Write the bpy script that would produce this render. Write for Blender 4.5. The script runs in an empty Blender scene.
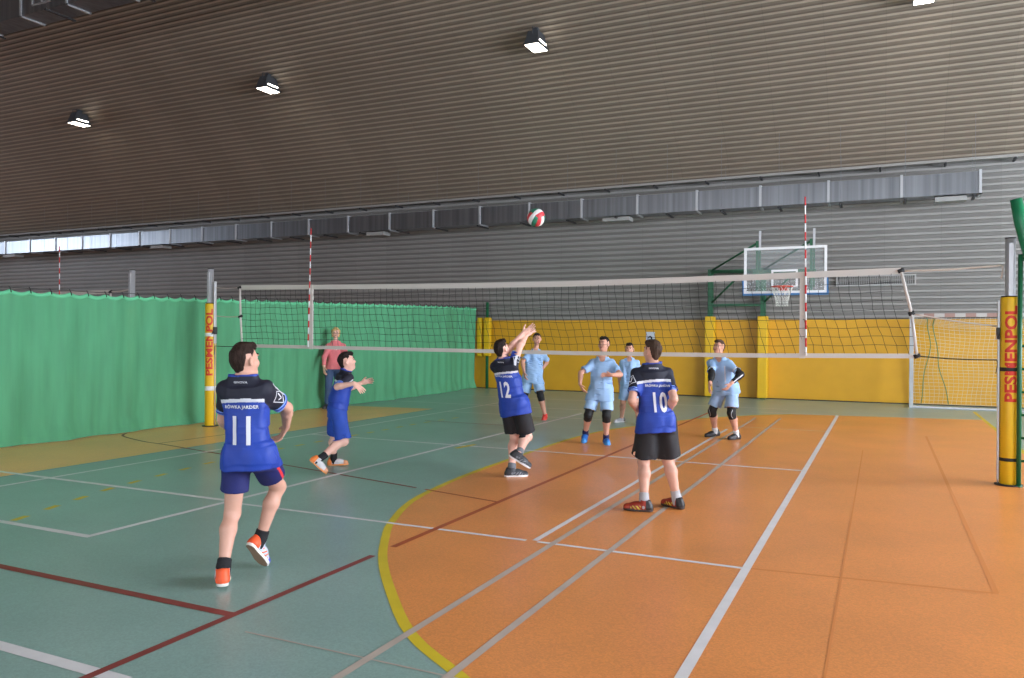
import bpy, bmesh, math, random
import numpy as np
from mathutils import Vector, Matrix
from mathutils.bvhtree import BVHTree
random.seed(7)
SC = bpy.context.scene
COL = SC.collection
PI = math.pi
V = Vector

# ------------------------------------------------------------------ colours and materials
def lin(c):
    return tuple((x / 12.92 if x <= .04045 else ((x + .055) / 1.055) ** 2.4) for x in (v / 255 for v in c))

MATS = {}
def mat(name, rgb, rough=.6, metal=0., vary=0., vscale=20., bump=0., bscale=60., spec=.5, emit=None, alpha=1., trans=0., stretch=None, sheen=0.):
    """rgb are sRGB 0-255; procedural colour variation and bump from noise in object space"""
    if name in MATS: return MATS[name]
    m = bpy.data.materials.new(name); m.use_nodes = True
    nt = m.node_tree; N = nt.nodes; L = nt.links
    b = N['Principled BSDF']
    col = lin(rgb)
    b.inputs['Base Color'].default_value = (*col, 1)
    b.inputs['Roughness'].default_value = rough
    b.inputs['Metallic'].default_value = metal
    b.inputs['Specular IOR Level'].default_value = spec
    b.inputs['Alpha'].default_value = alpha
    b.inputs['Transmission Weight'].default_value = trans
    if sheen: b.inputs['Sheen Weight'].default_value = sheen
    if vary or bump:
        tc = N.new('ShaderNodeTexCoord'); src = tc.outputs['Object']
        if stretch:
            mp = N.new('ShaderNodeMapping'); mp.inputs['Scale'].default_value = stretch
            L.new(src, mp.inputs['Vector']); src = mp.outputs['Vector']
    if vary:
        n = N.new('ShaderNodeTexNoise'); n.inputs['Scale'].default_value = vscale; n.inputs['Detail'].default_value = 4
        L.new(src, n.inputs['Vector'])
        r = N.new('ShaderNodeValToRGB')
        r.color_ramp.elements[0].position = .3; r.color_ramp.elements[1].position = .7
        r.color_ramp.elements[0].color = (*[max(0, c * (1 - vary)) for c in col], 1)
        r.color_ramp.elements[1].color = (*[min(1, c * (1 + vary)) for c in col], 1)
        L.new(n.outputs['Fac'], r.inputs['Fac']); L.new(r.outputs['Color'], b.inputs['Base Color'])
    if bump:
        n2 = N.new('ShaderNodeTexNoise'); n2.inputs['Scale'].default_value = bscale; n2.inputs['Detail'].default_value = 3
        L.new(src, n2.inputs['Vector'])
        bp = N.new('ShaderNodeBump'); bp.inputs['Strength'].default_value = bump; bp.inputs['Distance'].default_value = .01
        L.new(n2.outputs['Fac'], bp.inputs['Height']); L.new(bp.outputs['Normal'], b.inputs['Normal'])
    if emit:
        b.inputs['Emission Color'].default_value = (*lin(emit[0]), 1)
        b.inputs['Emission Strength'].default_value = emit[1]
    MATS[name] = m
    return m

def floor_mat(name, rgb, rough=.31, chips=.10):
    """speckled vinyl sheet: fine flecks, broad wear, low gloss"""
    m = mat(name, rgb, rough, spec=.6)
    nt = m.node_tree; N = nt.nodes; L = nt.links; b = N['Principled BSDF']; col = lin(rgb)
    tc = N.new('ShaderNodeTexCoord')
    v = N.new('ShaderNodeTexVoronoi'); v.inputs['Scale'].default_value = 110
    L.new(tc.outputs['Object'], v.inputs['Vector'])
    n = N.new('ShaderNodeTexNoise'); n.inputs['Scale'].default_value = 1.3; n.inputs['Detail'].default_value = 5
    L.new(tc.outputs['Object'], n.inputs['Vector'])
    hs = N.new('ShaderNodeSeparateColor'); L.new(v.outputs['Color'], hs.inputs['Color'])
    mr = N.new('ShaderNodeMapRange'); mr.inputs['To Min'].default_value = 1 - chips; mr.inputs['To Max'].default_value = 1 + chips
    L.new(hs.outputs['Red'], mr.inputs['Value'])
    mr2 = N.new('ShaderNodeMapRange'); mr2.inputs['From Min'].default_value = .3; mr2.inputs['From Max'].default_value = .7
    mr2.inputs['To Min'].default_value = .93; mr2.inputs['To Max'].default_value = 1.07
    L.new(n.outputs['Fac'], mr2.inputs['Value'])
    mu = N.new('ShaderNodeMath'); mu.operation = 'MULTIPLY'
    L.new(mr.outputs['Result'], mu.inputs[0]); L.new(mr2.outputs['Result'], mu.inputs[1])
    sc = N.new('ShaderNodeVectorMath'); sc.operation = 'SCALE'; sc.inputs[0].default_value = col
    L.new(mu.outputs['Value'], sc.inputs['Scale']); L.new(sc.outputs['Vector'], b.inputs['Base Color'])
    bp = N.new('ShaderNodeBump'); bp.inputs['Strength'].default_value = .05; bp.inputs['Distance'].default_value = .002
    L.new(hs.outputs['Green'], bp.inputs['Height']); L.new(bp.outputs['Normal'], b.inputs['Normal'])
    return m

def sheet_mat(name, rgb):
    """profiled metal sheet, laid in lengths about 1.15 m wide with faint joints"""
    m = mat(name, rgb, .5, spec=.4)
    nt = m.node_tree; N = nt.nodes; L = nt.links; b = N['Principled BSDF']; col = lin(rgb)
    tc = N.new('ShaderNodeTexCoord'); sx = N.new('ShaderNodeSeparateXYZ'); L.new(tc.outputs['Object'], sx.inputs['Vector'])
    d = N.new('ShaderNodeMath'); d.operation = 'DIVIDE'; d.inputs[1].default_value = 1.15; L.new(sx.outputs['X'], d.inputs[0])
    fl = N.new('ShaderNodeMath'); fl.operation = 'FLOOR'; L.new(d.outputs[0], fl.inputs[0])
    wn = N.new('ShaderNodeTexWhiteNoise'); wn.noise_dimensions = '1D'; L.new(fl.outputs[0], wn.inputs['W'])
    fr = N.new('ShaderNodeMath'); fr.operation = 'FRACT'; L.new(d.outputs[0], fr.inputs[0])
    lt = N.new('ShaderNodeMath'); lt.operation = 'LESS_THAN'; lt.inputs[1].default_value = .012; L.new(fr.outputs[0], lt.inputs[0])
    mr = N.new('ShaderNodeMapRange'); mr.inputs['To Min'].default_value = .96; mr.inputs['To Max'].default_value = 1.04
    L.new(wn.outputs['Value'], mr.inputs['Value'])
    mm = N.new('ShaderNodeMath'); mm.operation = 'MULTIPLY_ADD'; mm.inputs[1].default_value = -.12
    L.new(lt.outputs[0], mm.inputs[0]); L.new(mr.outputs['Result'], mm.inputs[2])
    n = N.new('ShaderNodeTexNoise'); n.inputs['Scale'].default_value = .8; n.inputs['Detail'].default_value = 6
    L.new(tc.outputs['Object'], n.inputs['Vector'])
    mr2 = N.new('ShaderNodeMapRange'); mr2.inputs['To Min'].default_value = .88; mr2.inputs['To Max'].default_value = 1.12
    L.new(n.outputs['Fac'], mr2.inputs['Value'])
    mu = N.new('ShaderNodeMath'); mu.operation = 'MULTIPLY'; L.new(mm.outputs[0], mu.inputs[0]); L.new(mr2.outputs['Result'], mu.inputs[1])
    sc = N.new('ShaderNodeVectorMath'); sc.operation = 'SCALE'; sc.inputs[0].default_value = col
    L.new(mu.outputs[0], sc.inputs['Scale']); L.new(sc.outputs['Vector'], b.inputs['Base Color'])
    return m

# ------------------------------------------------------------------ objects
def tag(o, label=None, cat=None, group=None, kind=None):
    if label: o['label'] = label
    if cat: o['category'] = cat
    if group: o['group'] = group
    if kind: o['kind'] = kind
    return o

def empty(name, loc=(0, 0, 0), rz=0.):
    o = bpy.data.objects.new(name, None); COL.objects.link(o)
    o.location = loc; o.rotation_euler = (0, 0, rz); o.empty_display_size = .2
    return o

class MB:
    """collects boxes, tubes, lofts into one mesh"""
    def __init__(s): s.v = []; s.f = []; s.m = []; s.sm = []
    def add(s, vs, fs, mi=0, smooth=False):
        b = len(s.v); s.v += [tuple(v) for v in vs]
        for f in fs: s.f.append([i + b for i in f]); s.m.append(mi); s.sm.append(smooth)
    def box(s, lo, hi, mi=0, bev=0.):
        if bev:
            bm = bmesh.new(); bmesh.ops.create_cube(bm, size=1)
            for v in bm.verts: v.co = V([lo[i] + (v.co[i] + .5) * (hi[i] - lo[i]) for i in range(3)])
            bmesh.ops.bevel(bm, geom=list(bm.edges), offset=bev, segments=2, affect='EDGES', profile=.6)
            bm.verts.index_update()
            s.add([v.co[:] for v in bm.verts], [[v.index for v in f.verts] for f in bm.faces], mi); bm.free(); return
        x0, y0, z0 = lo; x1, y1, z1 = hi
        s.add([(x0,y0,z0),(x1,y0,z0),(x1,y1,z0),(x0,y1,z0),(x0,y0,z1),(x1,y0,z1),(x1,y1,z1),(x0,y1,z1)],
              [(0,3,2,1),(4,5,6,7),(0,1,5,4),(1,2,6,5),(2,3,7,6),(3,0,4,7)], mi)
    def quad(s, a, b, c, d, mi=0): s.add([a, b, c, d], [(0, 1, 2, 3)], mi)
    def tube(s, pts, r, n=8, mi=0, cap=True, smooth=True, ry=None):
        """sweep along points; r may be a number or one per point"""
        pts = [V(p) for p in pts]; K = len(pts)
        rs = r if isinstance(r, (list, tuple)) else [r] * K
        t0 = (pts[1] - pts[0]).normalized()
        up = V((0, 0, 1)) if abs(t0.z) < .9 else V((0, 1, 0))
        u = t0.cross(up).normalized(); vs = []
        for i in range(K):
            t = (pts[min(i + 1, K - 1)] - pts[max(i - 1, 0)])
            t = t.normalized() if t.length > 1e-9 else t0
            u = (u - t * u.dot(t)); u = u.normalized() if u.length > 1e-6 else t.orthogonal().normalized()
            w = t.cross(u)
            for k in range(n):
                a = 2 * PI * (k + .5) / n
                vs.append(pts[i] + u * (math.cos(a) * rs[i]) + w * (math.sin(a) * (rs[i] if ry is None else ry)))
        fs = [(i * n + k, i * n + (k + 1) % n, (i + 1) * n + (k + 1) % n, (i + 1) * n + k) for i in range(K - 1) for k in range(n)]
        if cap: fs += [tuple(range(n))[::-1], tuple(range((K - 1) * n, K * n))]
        s.add(vs, fs, mi, smooth and n > 4)
    def lathe(s, prof, c=(0, 0, 0), n=24, mi=0, smooth=True):
        vs = []; 
        for r, z in prof:
            for k in range(n):
                a = 2 * PI * k / n; vs.append((c[0] + r * math.cos(a), c[1] + r * math.sin(a), c[2] + z))
        K = len(prof)
        fs = [(i * n + k, i * n + (k + 1) % n, (i + 1) * n + (k + 1) % n, (i + 1) * n + k) for i in range(K - 1) for k in range(n)]
        fs += [tuple(range(n))[::-1], tuple(range((K - 1) * n, K * n))]
        s.add(vs, fs, mi, smooth)
    def build(s, name, mats, parent=None, off=None):
        me = bpy.data.meshes.new(name)
        vs = s.v if off is None else [(v[0] - off[0], v[1] - off[1], v[2] - off[2]) for v in s.v]
        me.from_pydata(vs, [], s.f)
        for m in (mats if isinstance(mats, (list, tuple)) else [mats]): me.materials.append(m)
        me.polygons.foreach_set('material_index', s.m); me.polygons.foreach_set('use_smooth', s.sm)
        me.update()
        o = bpy.data.objects.new(name, me); COL.objects.link(o)
        if parent is not None: o.parent = parent
        return o

def text_mesh(txt, size, bold=0., spacing=1.):
    """outline text as (vertices 2-D, faces), baseline-left at the origin, in the built-in font"""
    cu = bpy.data.curves.new('lettering', 'FONT'); cu.body = txt; cu.size = size; cu.offset = bold; cu.space_character = spacing
    cu.resolution_u = 3
    o = bpy.data.objects.new('lettering', cu); COL.objects.link(o)
    bpy.context.view_layer.update()
    me = bpy.data.meshes.new_from_object(o.evaluated_get(bpy.context.evaluated_depsgraph_get()))
    bm = bmesh.new(); bm.from_mesh(me)
    bmesh.ops.triangulate(bm, faces=bm.faces[:])
    for _ in range(3):
        es = [e for e in bm.edges if e.calc_length() > size * .22]
        if not es: break
        bmesh.ops.subdivide_edges(bm, edges=es, cuts=1); bmesh.ops.triangulate(bm, faces=bm.faces[:])
    bm.verts.index_update()
    vs = [(v.co.x, v.co.y) for v in bm.verts]; fs = [[v.index for v in f.verts] for f in bm.faces]
    bm.free(); bpy.data.objects.remove(o); bpy.data.curves.remove(cu); bpy.data.meshes.remove(me)
    x0 = min(v[0] for v in vs); 
    return [(x - x0, y) for x, y in vs], fs, max(v[0] for v in vs) - x0
# ------------------------------------------------------------------ palette
M_TEAL = floor_mat('teal_vinyl', (143, 174, 167))
M_ORANGE = floor_mat('orange_vinyl', (234, 150, 82))
M_OCHRE = floor_mat('ochre_vinyl', (250, 184, 104))
M_WHITE_LINE = mat('white_line_paint', (226, 224, 226), .45, vary=.06, vscale=6)
M_GREY_LINE = mat('grey_line_paint', (190, 176, 164), .45, vary=.08, vscale=5)
M_RED_LINE = mat('red_line_paint', (140, 62, 58), .45, vary=.08, vscale=5)
M_RED2_LINE = mat('brick_line_paint', (178, 84, 50), .45, vary=.08, vscale=5)
M_YELLOW_LINE = mat('yellow_line_paint', (218, 194, 44), .42, vary=.08, vscale=4)
M_GHOST = mat('removed_line_scar', (224, 141, 76), .42)
M_BLUEGREY = mat('pale_blue_line_paint', (140, 172, 182), .45)
M_SHEET = sheet_mat('profiled_sheet', (148, 146, 142))
M_ROOF = sheet_mat('roof_sheet', (152, 140, 126))
M_SHEET_SHADE = sheet_mat('shaded_sheet', (116, 114, 110))  # darker copies of the sheet colours, painting the shade between ribs
M_ROOF_SHADE = sheet_mat('shaded_roof_sheet', (114, 104, 92))
M_TRIM = mat('pale_edge_flashing', (150, 147, 142), .6)
M_DARK = mat('dark_steel', (48, 48, 50), .5)
M_PLASTER = mat('plaster', (170, 168, 162), .8, vary=.05, vscale=2)
M_DAY = mat('daylit_glass', (230, 240, 250), .3, emit=((232, 242, 255), 6.0))
M_FRAME = mat('window_frame_grey', (120, 124, 128), .5)
M_PAD = mat('ochre_wall_padding', (212, 158, 30), .5, vary=.05, vscale=2, bump=.08, bscale=14)
M_YPAD = mat('yellow_vinyl_pad', (222, 178, 18), .42, vary=.04, vscale=4, bump=.05, bscale=20)
M_CURT = mat('green_curtain_mesh', (82, 160, 116), .8, vary=.10, vscale=9, bump=.12, bscale=9, alpha=.93, stretch=(1, 1, .12))
M_CURT_EDGE = mat('green_curtain_hem', (100, 196, 146), .7)
M_GALV = mat('galvanised_steel', (140, 144, 150), .32, metal=.9, vary=.22, vscale=3.2, stretch=(3, 1, .03))
M_ALU = mat('aluminium_tube', (186, 188, 192), .36, metal=.35)
M_GREEN = mat('green_painted_steel', (18, 92, 58), .42)
M_GREENPAD = mat('green_vinyl_pad', (20, 116, 76), .4, bump=.25, bscale=16)
M_WHITE = mat('white_paint', (226, 228, 230), .42)
M_TAPE = mat('white_net_tape', (198, 192, 186), .75, bump=.15, bscale=40)
M_NETCORD = mat('black_net_cord', (24, 26, 26), .85)
M_ROPE = mat('pale_rope', (196, 184, 174), .85)
M_RED = mat('red_enamel', (196, 40, 44), .45)
M_REDTXT = mat('red_lettering', (206, 48, 26), .5)
M_BLACK = mat('black_strap', (26, 26, 28), .6)
M_GLASS = mat('backboard_acrylic', (215, 225, 230), .08, alpha=.10)
M_BLUEPAD = mat('blue_backboard_pad', (58, 120, 178), .5)
M_RIM = mat('orange_rim', (214, 66, 40), .4)
M_CORDW = mat('white_net_cord', (214, 216, 210), .85)
M_CORDG = mat('green_net_cord', (60, 130, 96), .85)
M_LAMP = mat('lamp_glass', (255, 250, 238), .3, emit=((255, 244, 226), 14.0))
M_VENTBOX = mat('vent_box_grey', (150, 150, 148), .5)
M_LAMPBODY = mat('lamp_housing', (74, 78, 84), .45, metal=.3)

# ------------------------------------------------------------------ floor with its court markings
XL, XR, YF, YB = -40., 12., -10.4, 20.14
fl = MB()
fl.quad((XL, YF, 0), (XR, YF, 0), (XR, YB + .3, 0), (XL, YB + .3, 0), 0)
ARC = [(-.2, 2.28), (-.8, 2.51), (-1.25, 2.74), (-1.68, 3.03), (-2.13, 3.34), (-2.59, 3.84), (-3., 4.35), (-3.3, 4.81), (-3.56, 5.28), (-3.85, 6.03),
       (-4.0, 6.9), (-4.07, 7.7), (-4.1, 8.5), (-4.13, 9.64), (-4.13, 10.8), (-4.02, 11.9), (-3.74, 12.84), (-3.37, 13.84), (-2.92, 14.76), (-2.15, 15.76), (-1.6, 16.25)]
def smooth_path(P, n=4):
    out = []
    for i in range(len(P) - 1):
        p0, p1, p2, p3 = (V((*P[max(0, min(len(P) - 1, j))], 0)) for j in (i - 1, i, i + 1, i + 2))
        for k in range(n):
            t = k / n
            q = .5 * (2 * p1 + (p2 - p0) * t + (2 * p0 - 5 * p1 + 4 * p2 - p3) * t * t + (3 * p1 - p0 - 3 * p2 + p3) * t ** 3)
            out.append((q.x, q.y))
    return out + [P[-1]]
ARCS = smooth_path([(.7, 2.05)] + ARC)
poly = ARCS + [(-.8, 16.42), (.4, 16.6), (1.69, 16.86), (1.69, 2.0)]
# fan the orange area into quads across to the right border
def strip(path, z, mi, xr):
    for (a, b) in zip(path[:-1], path[1:]):
        fl.quad((a[0], a[1], z), (xr, a[1], z), (xr, b[1], z), (b[0], b[1], z), mi)
strip(ARCS + [(-1.0, 16.38), (-.79, 16.42)], .0008, 1, -.79)
fl.quad((-.79, ARCS[0][1], .0008), (1.69, ARCS[0][1], .0008), (1.69, 16.86, .0008), (-.79, 16.42, .0008), 1)
fl.quad((XL, YF, .0008), (-10.9, YF, .0008), (-10.9, YB, .0008), (XL, YB, .0008), 1)  # unseen floor past the curtain, orange chosen to bounce warmth onto the roof
fl.quad((-10.9, YF, .0008), (-8.28, YF, .0008), (-8.28, 13.85, .0008), (-10.9, 13.5, .0008), 2)
RIB = [0]
def ribbon(pts, w, z, mi):
    RIB[0] += 1; z += RIB[0] * 1.2e-5                      # each painted line lies a hair above the one before
    L_ = []; n = len(pts)
    for i in range(n):
        a = V((*pts[max(i - 1, 0)], 0)); b = V((*pts[min(i + 1, n - 1)], 0)); t = (b - a).normalized(); q = V((-t.y, t.x, 0)) * (w / 2)
        L_.append((V((*pts[i], z)) + q, V((*pts[i], z)) - q))
    for (a, b), (c, d) in zip(L_[:-1], L_[1:]): fl.quad(b, d, c, a, mi)
Z1, Z2, Z3, Z4 = .0014, .0018, .0022, .0026
W_, G_, R_, R2_, Y_, GH_, BG_ = 3, 4, 5, 6, 7, 8, 9
ribbon(ARCS, .062, Z1, Y_)
ribbon([(1.69, 1.5), (1.69, 18.6)], .06, Z1, Y_)
def X_(y, x0, x1, w, mi, z=Z2): ribbon([(x0, y), (x1, y)], w, z, mi)
def Yl(x, y0, y1, w, mi, z=Z3): ribbon([(x, y0), (x, y1)], w, z, mi)
# white youth court
Yl(-.795, 1.0, 16.42, .056, W_); Yl(-5.30, 3.87, 14.4, .058, W_); Yl(-7.80, 3.2, 15.9, .055, W_)
X_(9.40, -7.80, -.79, .052, W_); X_(5.25, -5.30, -2.36, .042, W_); X_(5.25, -2.27, -.79, .042, W_)
X_(5.30, -5.34, -10.3, .06, W_); X_(3.90, -8.5, -5.28, .062, W_); X_(13.54, -2.4, -.79, .03, W_)
X_(16.40, -2.4, -.79, .045, W_, Z3); Yl(-2.30, 5.27, 13.1, .045, W_)
X_(15.10, -10.2, -5.2, .05, W_); X_(13.48, -7.8, -4.5, .045, W_); X_(17.3, -9.6, -1.8, .045, W_); X_(2.35, -7.0, -2.95, .072, W_)
# grey pair, red handball lines
Yl(-1.72, .8, 15.3, .046, G_); Yl(-2.15, .8, 15.2, .046, G_)
for y0, y1 in ((.6, 4.42),): Yl(-3.13, y0, y1, .05, R_, Z2)
Yl(-3.13, 4.66, 15.8, .05, R2_, Z2)
X_(3.15, -6.4, -3.13, .06, R_)
ribbon(smooth_path([(-10.3, 8.2), (-10.04, 7.94), (-9.3, 7.68), (-8.82, 7.6), (-7.98, 7.42), (-7.45, 7.31), (-6.25, 7.05), (-5.4, 6.86), (-4.15, 6.58)]), .035, Z1 + .0002, R_)
ribbon([(-4.03, 6.55), (-3.15, 6.35)], .035, Z1 + .0002, R2_)
ribbon([(-8.96, 7.65), (-8.89, 8.9)], .03, Z1, R_)
X_(11.85, -7.3, -5.6, .035, R_, Z1)
ribbon([(-8.28, 3.0), (-8.28, 13.85)], .05, Z1, BG_)
for a in ((-2.9, -1.5),): X_(3.0, a[0], a[1], .012, G_, Z1)
DASH = [(-6.18, 3.68), (-6.31, 4.04), (-6.46, 4.41), (-6.6, 4.78), (-6.74, 5.16), (-6.84, 5.54), (-6.93, 5.94), (-7.01, 6.33), (-7.09, 6.75), (-7.12, 7.17), (-7.15, 7.58), (-7.16, 8.0), (-7.16, 8.4),
        (-7.16, 8.8), (-7.15, 9.2), (-7.15, 9.6), (-7.14, 10.0), (-7.14, 10.4), (-7.15, 10.82), (-7.15, 11.22), (-7.13, 11.65), (-7.1, 12.07), (-7.05, 12.49)]
for i, p in enumerate(DASH):
    a = V(DASH[max(i - 1, 0)]); b = V(DASH[min(i + 1, len(DASH) - 1)]); t = (b - a).normalized() * .085
    ribbon([(p[0] - t.x, p[1] - t.y), (p[0] + t.x, p[1] + t.y)], .062, Z1, Y_)
ribbon([(-5.14, 9.12), (-5.08, 9.56)], .07, Z4, Y_)
ribbon([(-.24, 11.5), (-.22, 1.0)], .012, Z1, GH_); ribbon([(-.79, 5.26), (.62, 5.40)], .03, Z1, GH_); ribbon([(.60, 13.6), (.61, 5.4)], .032, Z1, GH_)
floor = fl.build('floor', [M_TEAL, M_ORANGE, M_OCHRE, M_WHITE_LINE, M_GREY_LINE, M_RED_LINE, M_RED2_LINE, M_YELLOW_LINE, M_GHOST, M_BLUEGREY])
tag(floor, kind='structure')

# ------------------------------------------------------------------ hall shell: profiled sheets on the far wall and the arched roof
PITCH = .145
def arc_pt(s_):                                            # roof arc from its lower edge by the far wall over to the near side
    th0 = math.radians(48); R0 = 20.; th = th0 - (s_ - .08) / R0
    return 19.70 - R0 * (math.sin(th0) - math.sin(th)), 5.5 + R0 * (math.cos(th) - math.cos(th0)), th
SLEN = 2 * math.radians(48) * 20. + .16
def ribbed(n, place, depth):
    """points of a trapezoid rib profile; place(s, offset) -> (y, z)"""
    out = []
    for i in range(n):
        for f_, o_ in ((0., 0.), (.46, 0.), (.56, depth), (.90, depth)): out.append(place((i + f_) * PITCH, o_))
    out.append(place(n * PITCH, 0.)); return out
def sheet(name, prof, m, skip):
    b = MB(); K = len(prof)
    b.add([(XL, y, z) for y, z in prof] + [(XR, y, z) for y, z in prof], [(i, i + 1, K + i + 1, K + i) for i in range(K - 1)], 0)
    b.m = [1 if i >= skip and (i - skip) % 4 in (0, 3) else 0 for i in range(K - 1)]      # rib shade painted in: pans and one web darker, crests plain
    return tag(b.build(name, m), kind='structure')
def roof_place(s_, o_):
    y, z, th = arc_pt(s_); return y - math.sin(th) * o_, z - math.cos(th) * o_
sheet('ceiling', ribbed(int(SLEN / PITCH), roof_place, .04), [M_ROOF, M_ROOF_SHADE], 0)
sheet('wall_back', [(YB, -.02), (YB, 1.9)] + ribbed(36, lambda s_, o_: (YB - o_, 1.9 + s_), .04), [M_SHEET, M_SHEET_SHADE], 2)
b = MB(); b.box((XL, 19.72, 5.395), (XR, 19.78, 5.455), 0)
x = XL + .6
while x < XR: b.box((x - .02, 19.70, 5.35), (x + .02, 20.08, 5.39), 1); x += 1.31
tag(b.build('trim_1', [M_TRIM, M_DARK]), kind='structure')
b = MB(); b.box((-10.9, 20.06, .02), (XR, 20.135, 1.94), 0, .012); b.box((-10.9, 20.05, 0), (XR, 20.136, .02), 1)
tag(b.build('trim_2', [M_PAD, M_DARK]), kind='structure')
def end_wall(name, x, thick):
    pts = [(arc_pt(i / 40 * SLEN)[0], arc_pt(i / 40 * SLEN)[1]) for i in range(41)]
    pts = [(YB, 0), (YB, 5.5)] + pts + [(YF, 5.5), (YF, 0)]
    b = MB(); K = len(pts)
    b.add([(x, y, z) for y, z in pts], [tuple(range(K))], 0); b.add([(x + thick, y, z) for y, z in pts], [tuple(range(K))], 0)
    return tag(b.build(name, M_PLASTER), kind='structure')
end_wall('wall_left', XL, -.3); end_wall('wall_right', XR, .3)
b = MB(); b.box((XL, YF - .3, 0), (XR, YF, 5.6), 0)
tag(b.build('wall_front', M_PLASTER), kind='structure')
WN = [0]
def window(lo, hi, axis, inward, panes, m=M_DAY):
    """daylit window: pane set into a frame with mullions, standing just proud of the wall"""
    WN[0] += 1
    r = empty('window_%d' % WN[0]); tag(r, kind='structure')
    g = MB(); f = MB()
    a, o = (1, 0) if axis == 0 else (0, 1)
    def P(o0, o1, a0, a1, z0, z1):
        lo_ = [0, 0, z0]; hi_ = [0, 0, z1]; lo_[o] = min(o0, o1); hi_[o] = max(o0, o1); lo_[a] = a0; hi_[a] = a1
        return lo_, hi_
    w0 = lo[o]
    g.box(*P(w0 + inward * .01, w0 + inward * .03, lo[a], hi[a], lo[2], hi[2]))
    n = panes
    for i in range(n + 1):
        c = lo[a] + (hi[a] - lo[a]) * i / n; f.box(*P(w0, w0 + inward * .09, c - .04, c + .04, lo[2] - .05, hi[2] + .05))
    for z in (lo[2] - .04, hi[2] + .04, (lo[2] + hi[2]) / 2): f.box(*P(w0, w0 + inward * .08, lo[a], hi[a], z - .04, z + .04))
    f.build('window_frame', M_FRAME, r); g.build('window_pane', m, r)
M_DAYR = mat('daylit_glass_right', (230, 240, 250), .3, emit=((238, 243, 255), 23.0))
M_DAYL = mat('daylit_glass_left', (230, 240, 250), .3, emit=((226, 238, 255), 8.0))
M_DAYF = mat('daylit_glass_near', (230, 240, 250), .3, emit=((240, 244, 255), 7.6))
window((XR, 2, 2.0), (XR, 15.2, 5.6), 0, -1, 8, M_DAYR)
window((XL, 5.2, 4.2), (XL, 13.2, 7.4), 0, 1, 5, M_DAYL)
window((-14, YF, 2.2), (8, YF, 4.6), 1, 1, 12, M_DAYF)

# ------------------------------------------------------------------ ducts
def duct(y0, y1, z0, z1, x0, x1, step, label, hang, vents, grilles=()):
    r = empty('air_duct', (x1, (y0 + y1) / 2, z0)); tag(r, label, 'air duct'); off = (x1, (y0 + y1) / 2, z0)
    b = MB(); b.box((x0, y0, z0), (x1, y1, z1), 0); b.build('duct_body', M_GALV, r, off)
    x = x1; n = 0
    while x > x0 and n < 90:
        f = MB(); f.box((x - .025, y0 - .03, z0 - .03), (x + .025, y0, z1 + .03)); f.box((x - .025, y0 - .03, z0 - .03), (x + .025, y1 + .03, z0))
        f.box((x - .025, y1, z0 - .03), (x + .025, y1 + .03, z1 + .03)); f.box((x - .025, y0, z1), (x + .025, y1, z1 + .03))
        f.build('flange', M_ALU, r, off); x -= step; n += 1
    for x in hang:
        f = MB(); f.box((x - .025, y0 - .1, z0 - .07), (x + .025, y1 + .08, z0 - .035)); f.build('support_rail', M_DARK, r, off)
        for yy in (y0 - .06, y1 + .04):
            s_ = 0.
            while arc_pt(s_)[0] > yy and s_ < 30: s_ += .02
            top = max(arc_pt(s_)[1], z1 + .3)
            f = MB(); f.tube([(x, yy, z0 - .09), (x, yy, top)], .0032, 5); f.build('hanger_rod', M_FRAME, r, off)
    for a, c in vents:
        f = MB(); f.box((a, y0 + .02, z0 - .13), (c, y0 + .38, z0 - .03), 0, .008); f.build('outlet', M_VENTBOX, r, off)
    for a, c, zz0, zz1 in grilles:
        f = MB(); f.box((a, y0 - .03, zz0), (a + .03, y0, zz1)); f.box((c - .03, y0 - .03, zz0), (c, y0, zz1)); f.box((a, y0 - .03, zz0), (c, y0, zz0 + .03)); f.box((a, y0 - .03, zz1 - .03), (c, y0, zz1)); f.box(((a + c) / 2 - .015, y0 - .03, zz0), ((a + c) / 2 + .015, y0, zz1))
        f.build('grille', M_ALU, r, off)
hx = [1.71 - 1.305 * i for i in range(24)]
duct(19.05, 19.5, 4.56, 5.02, -38., 1.81, 1.478, 'long galvanised air duct hung below the lower roof edge along the far wall', hx,
     [(.97, 1.57), (-6.5, -5.8), (-22.8, -22.2), (-30.9, -30.2), (-13.8, -13.2)])
duct(11.5, 12.05, 8.80, 9.85, -36., -2., 1.6, 'dark duct high under the roof, cut by the upper left corner of the frame', [-4 - 2.6 * i for i in range(12)], [], [(-17.6, -16.9, 8.95, 9.6)])

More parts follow.
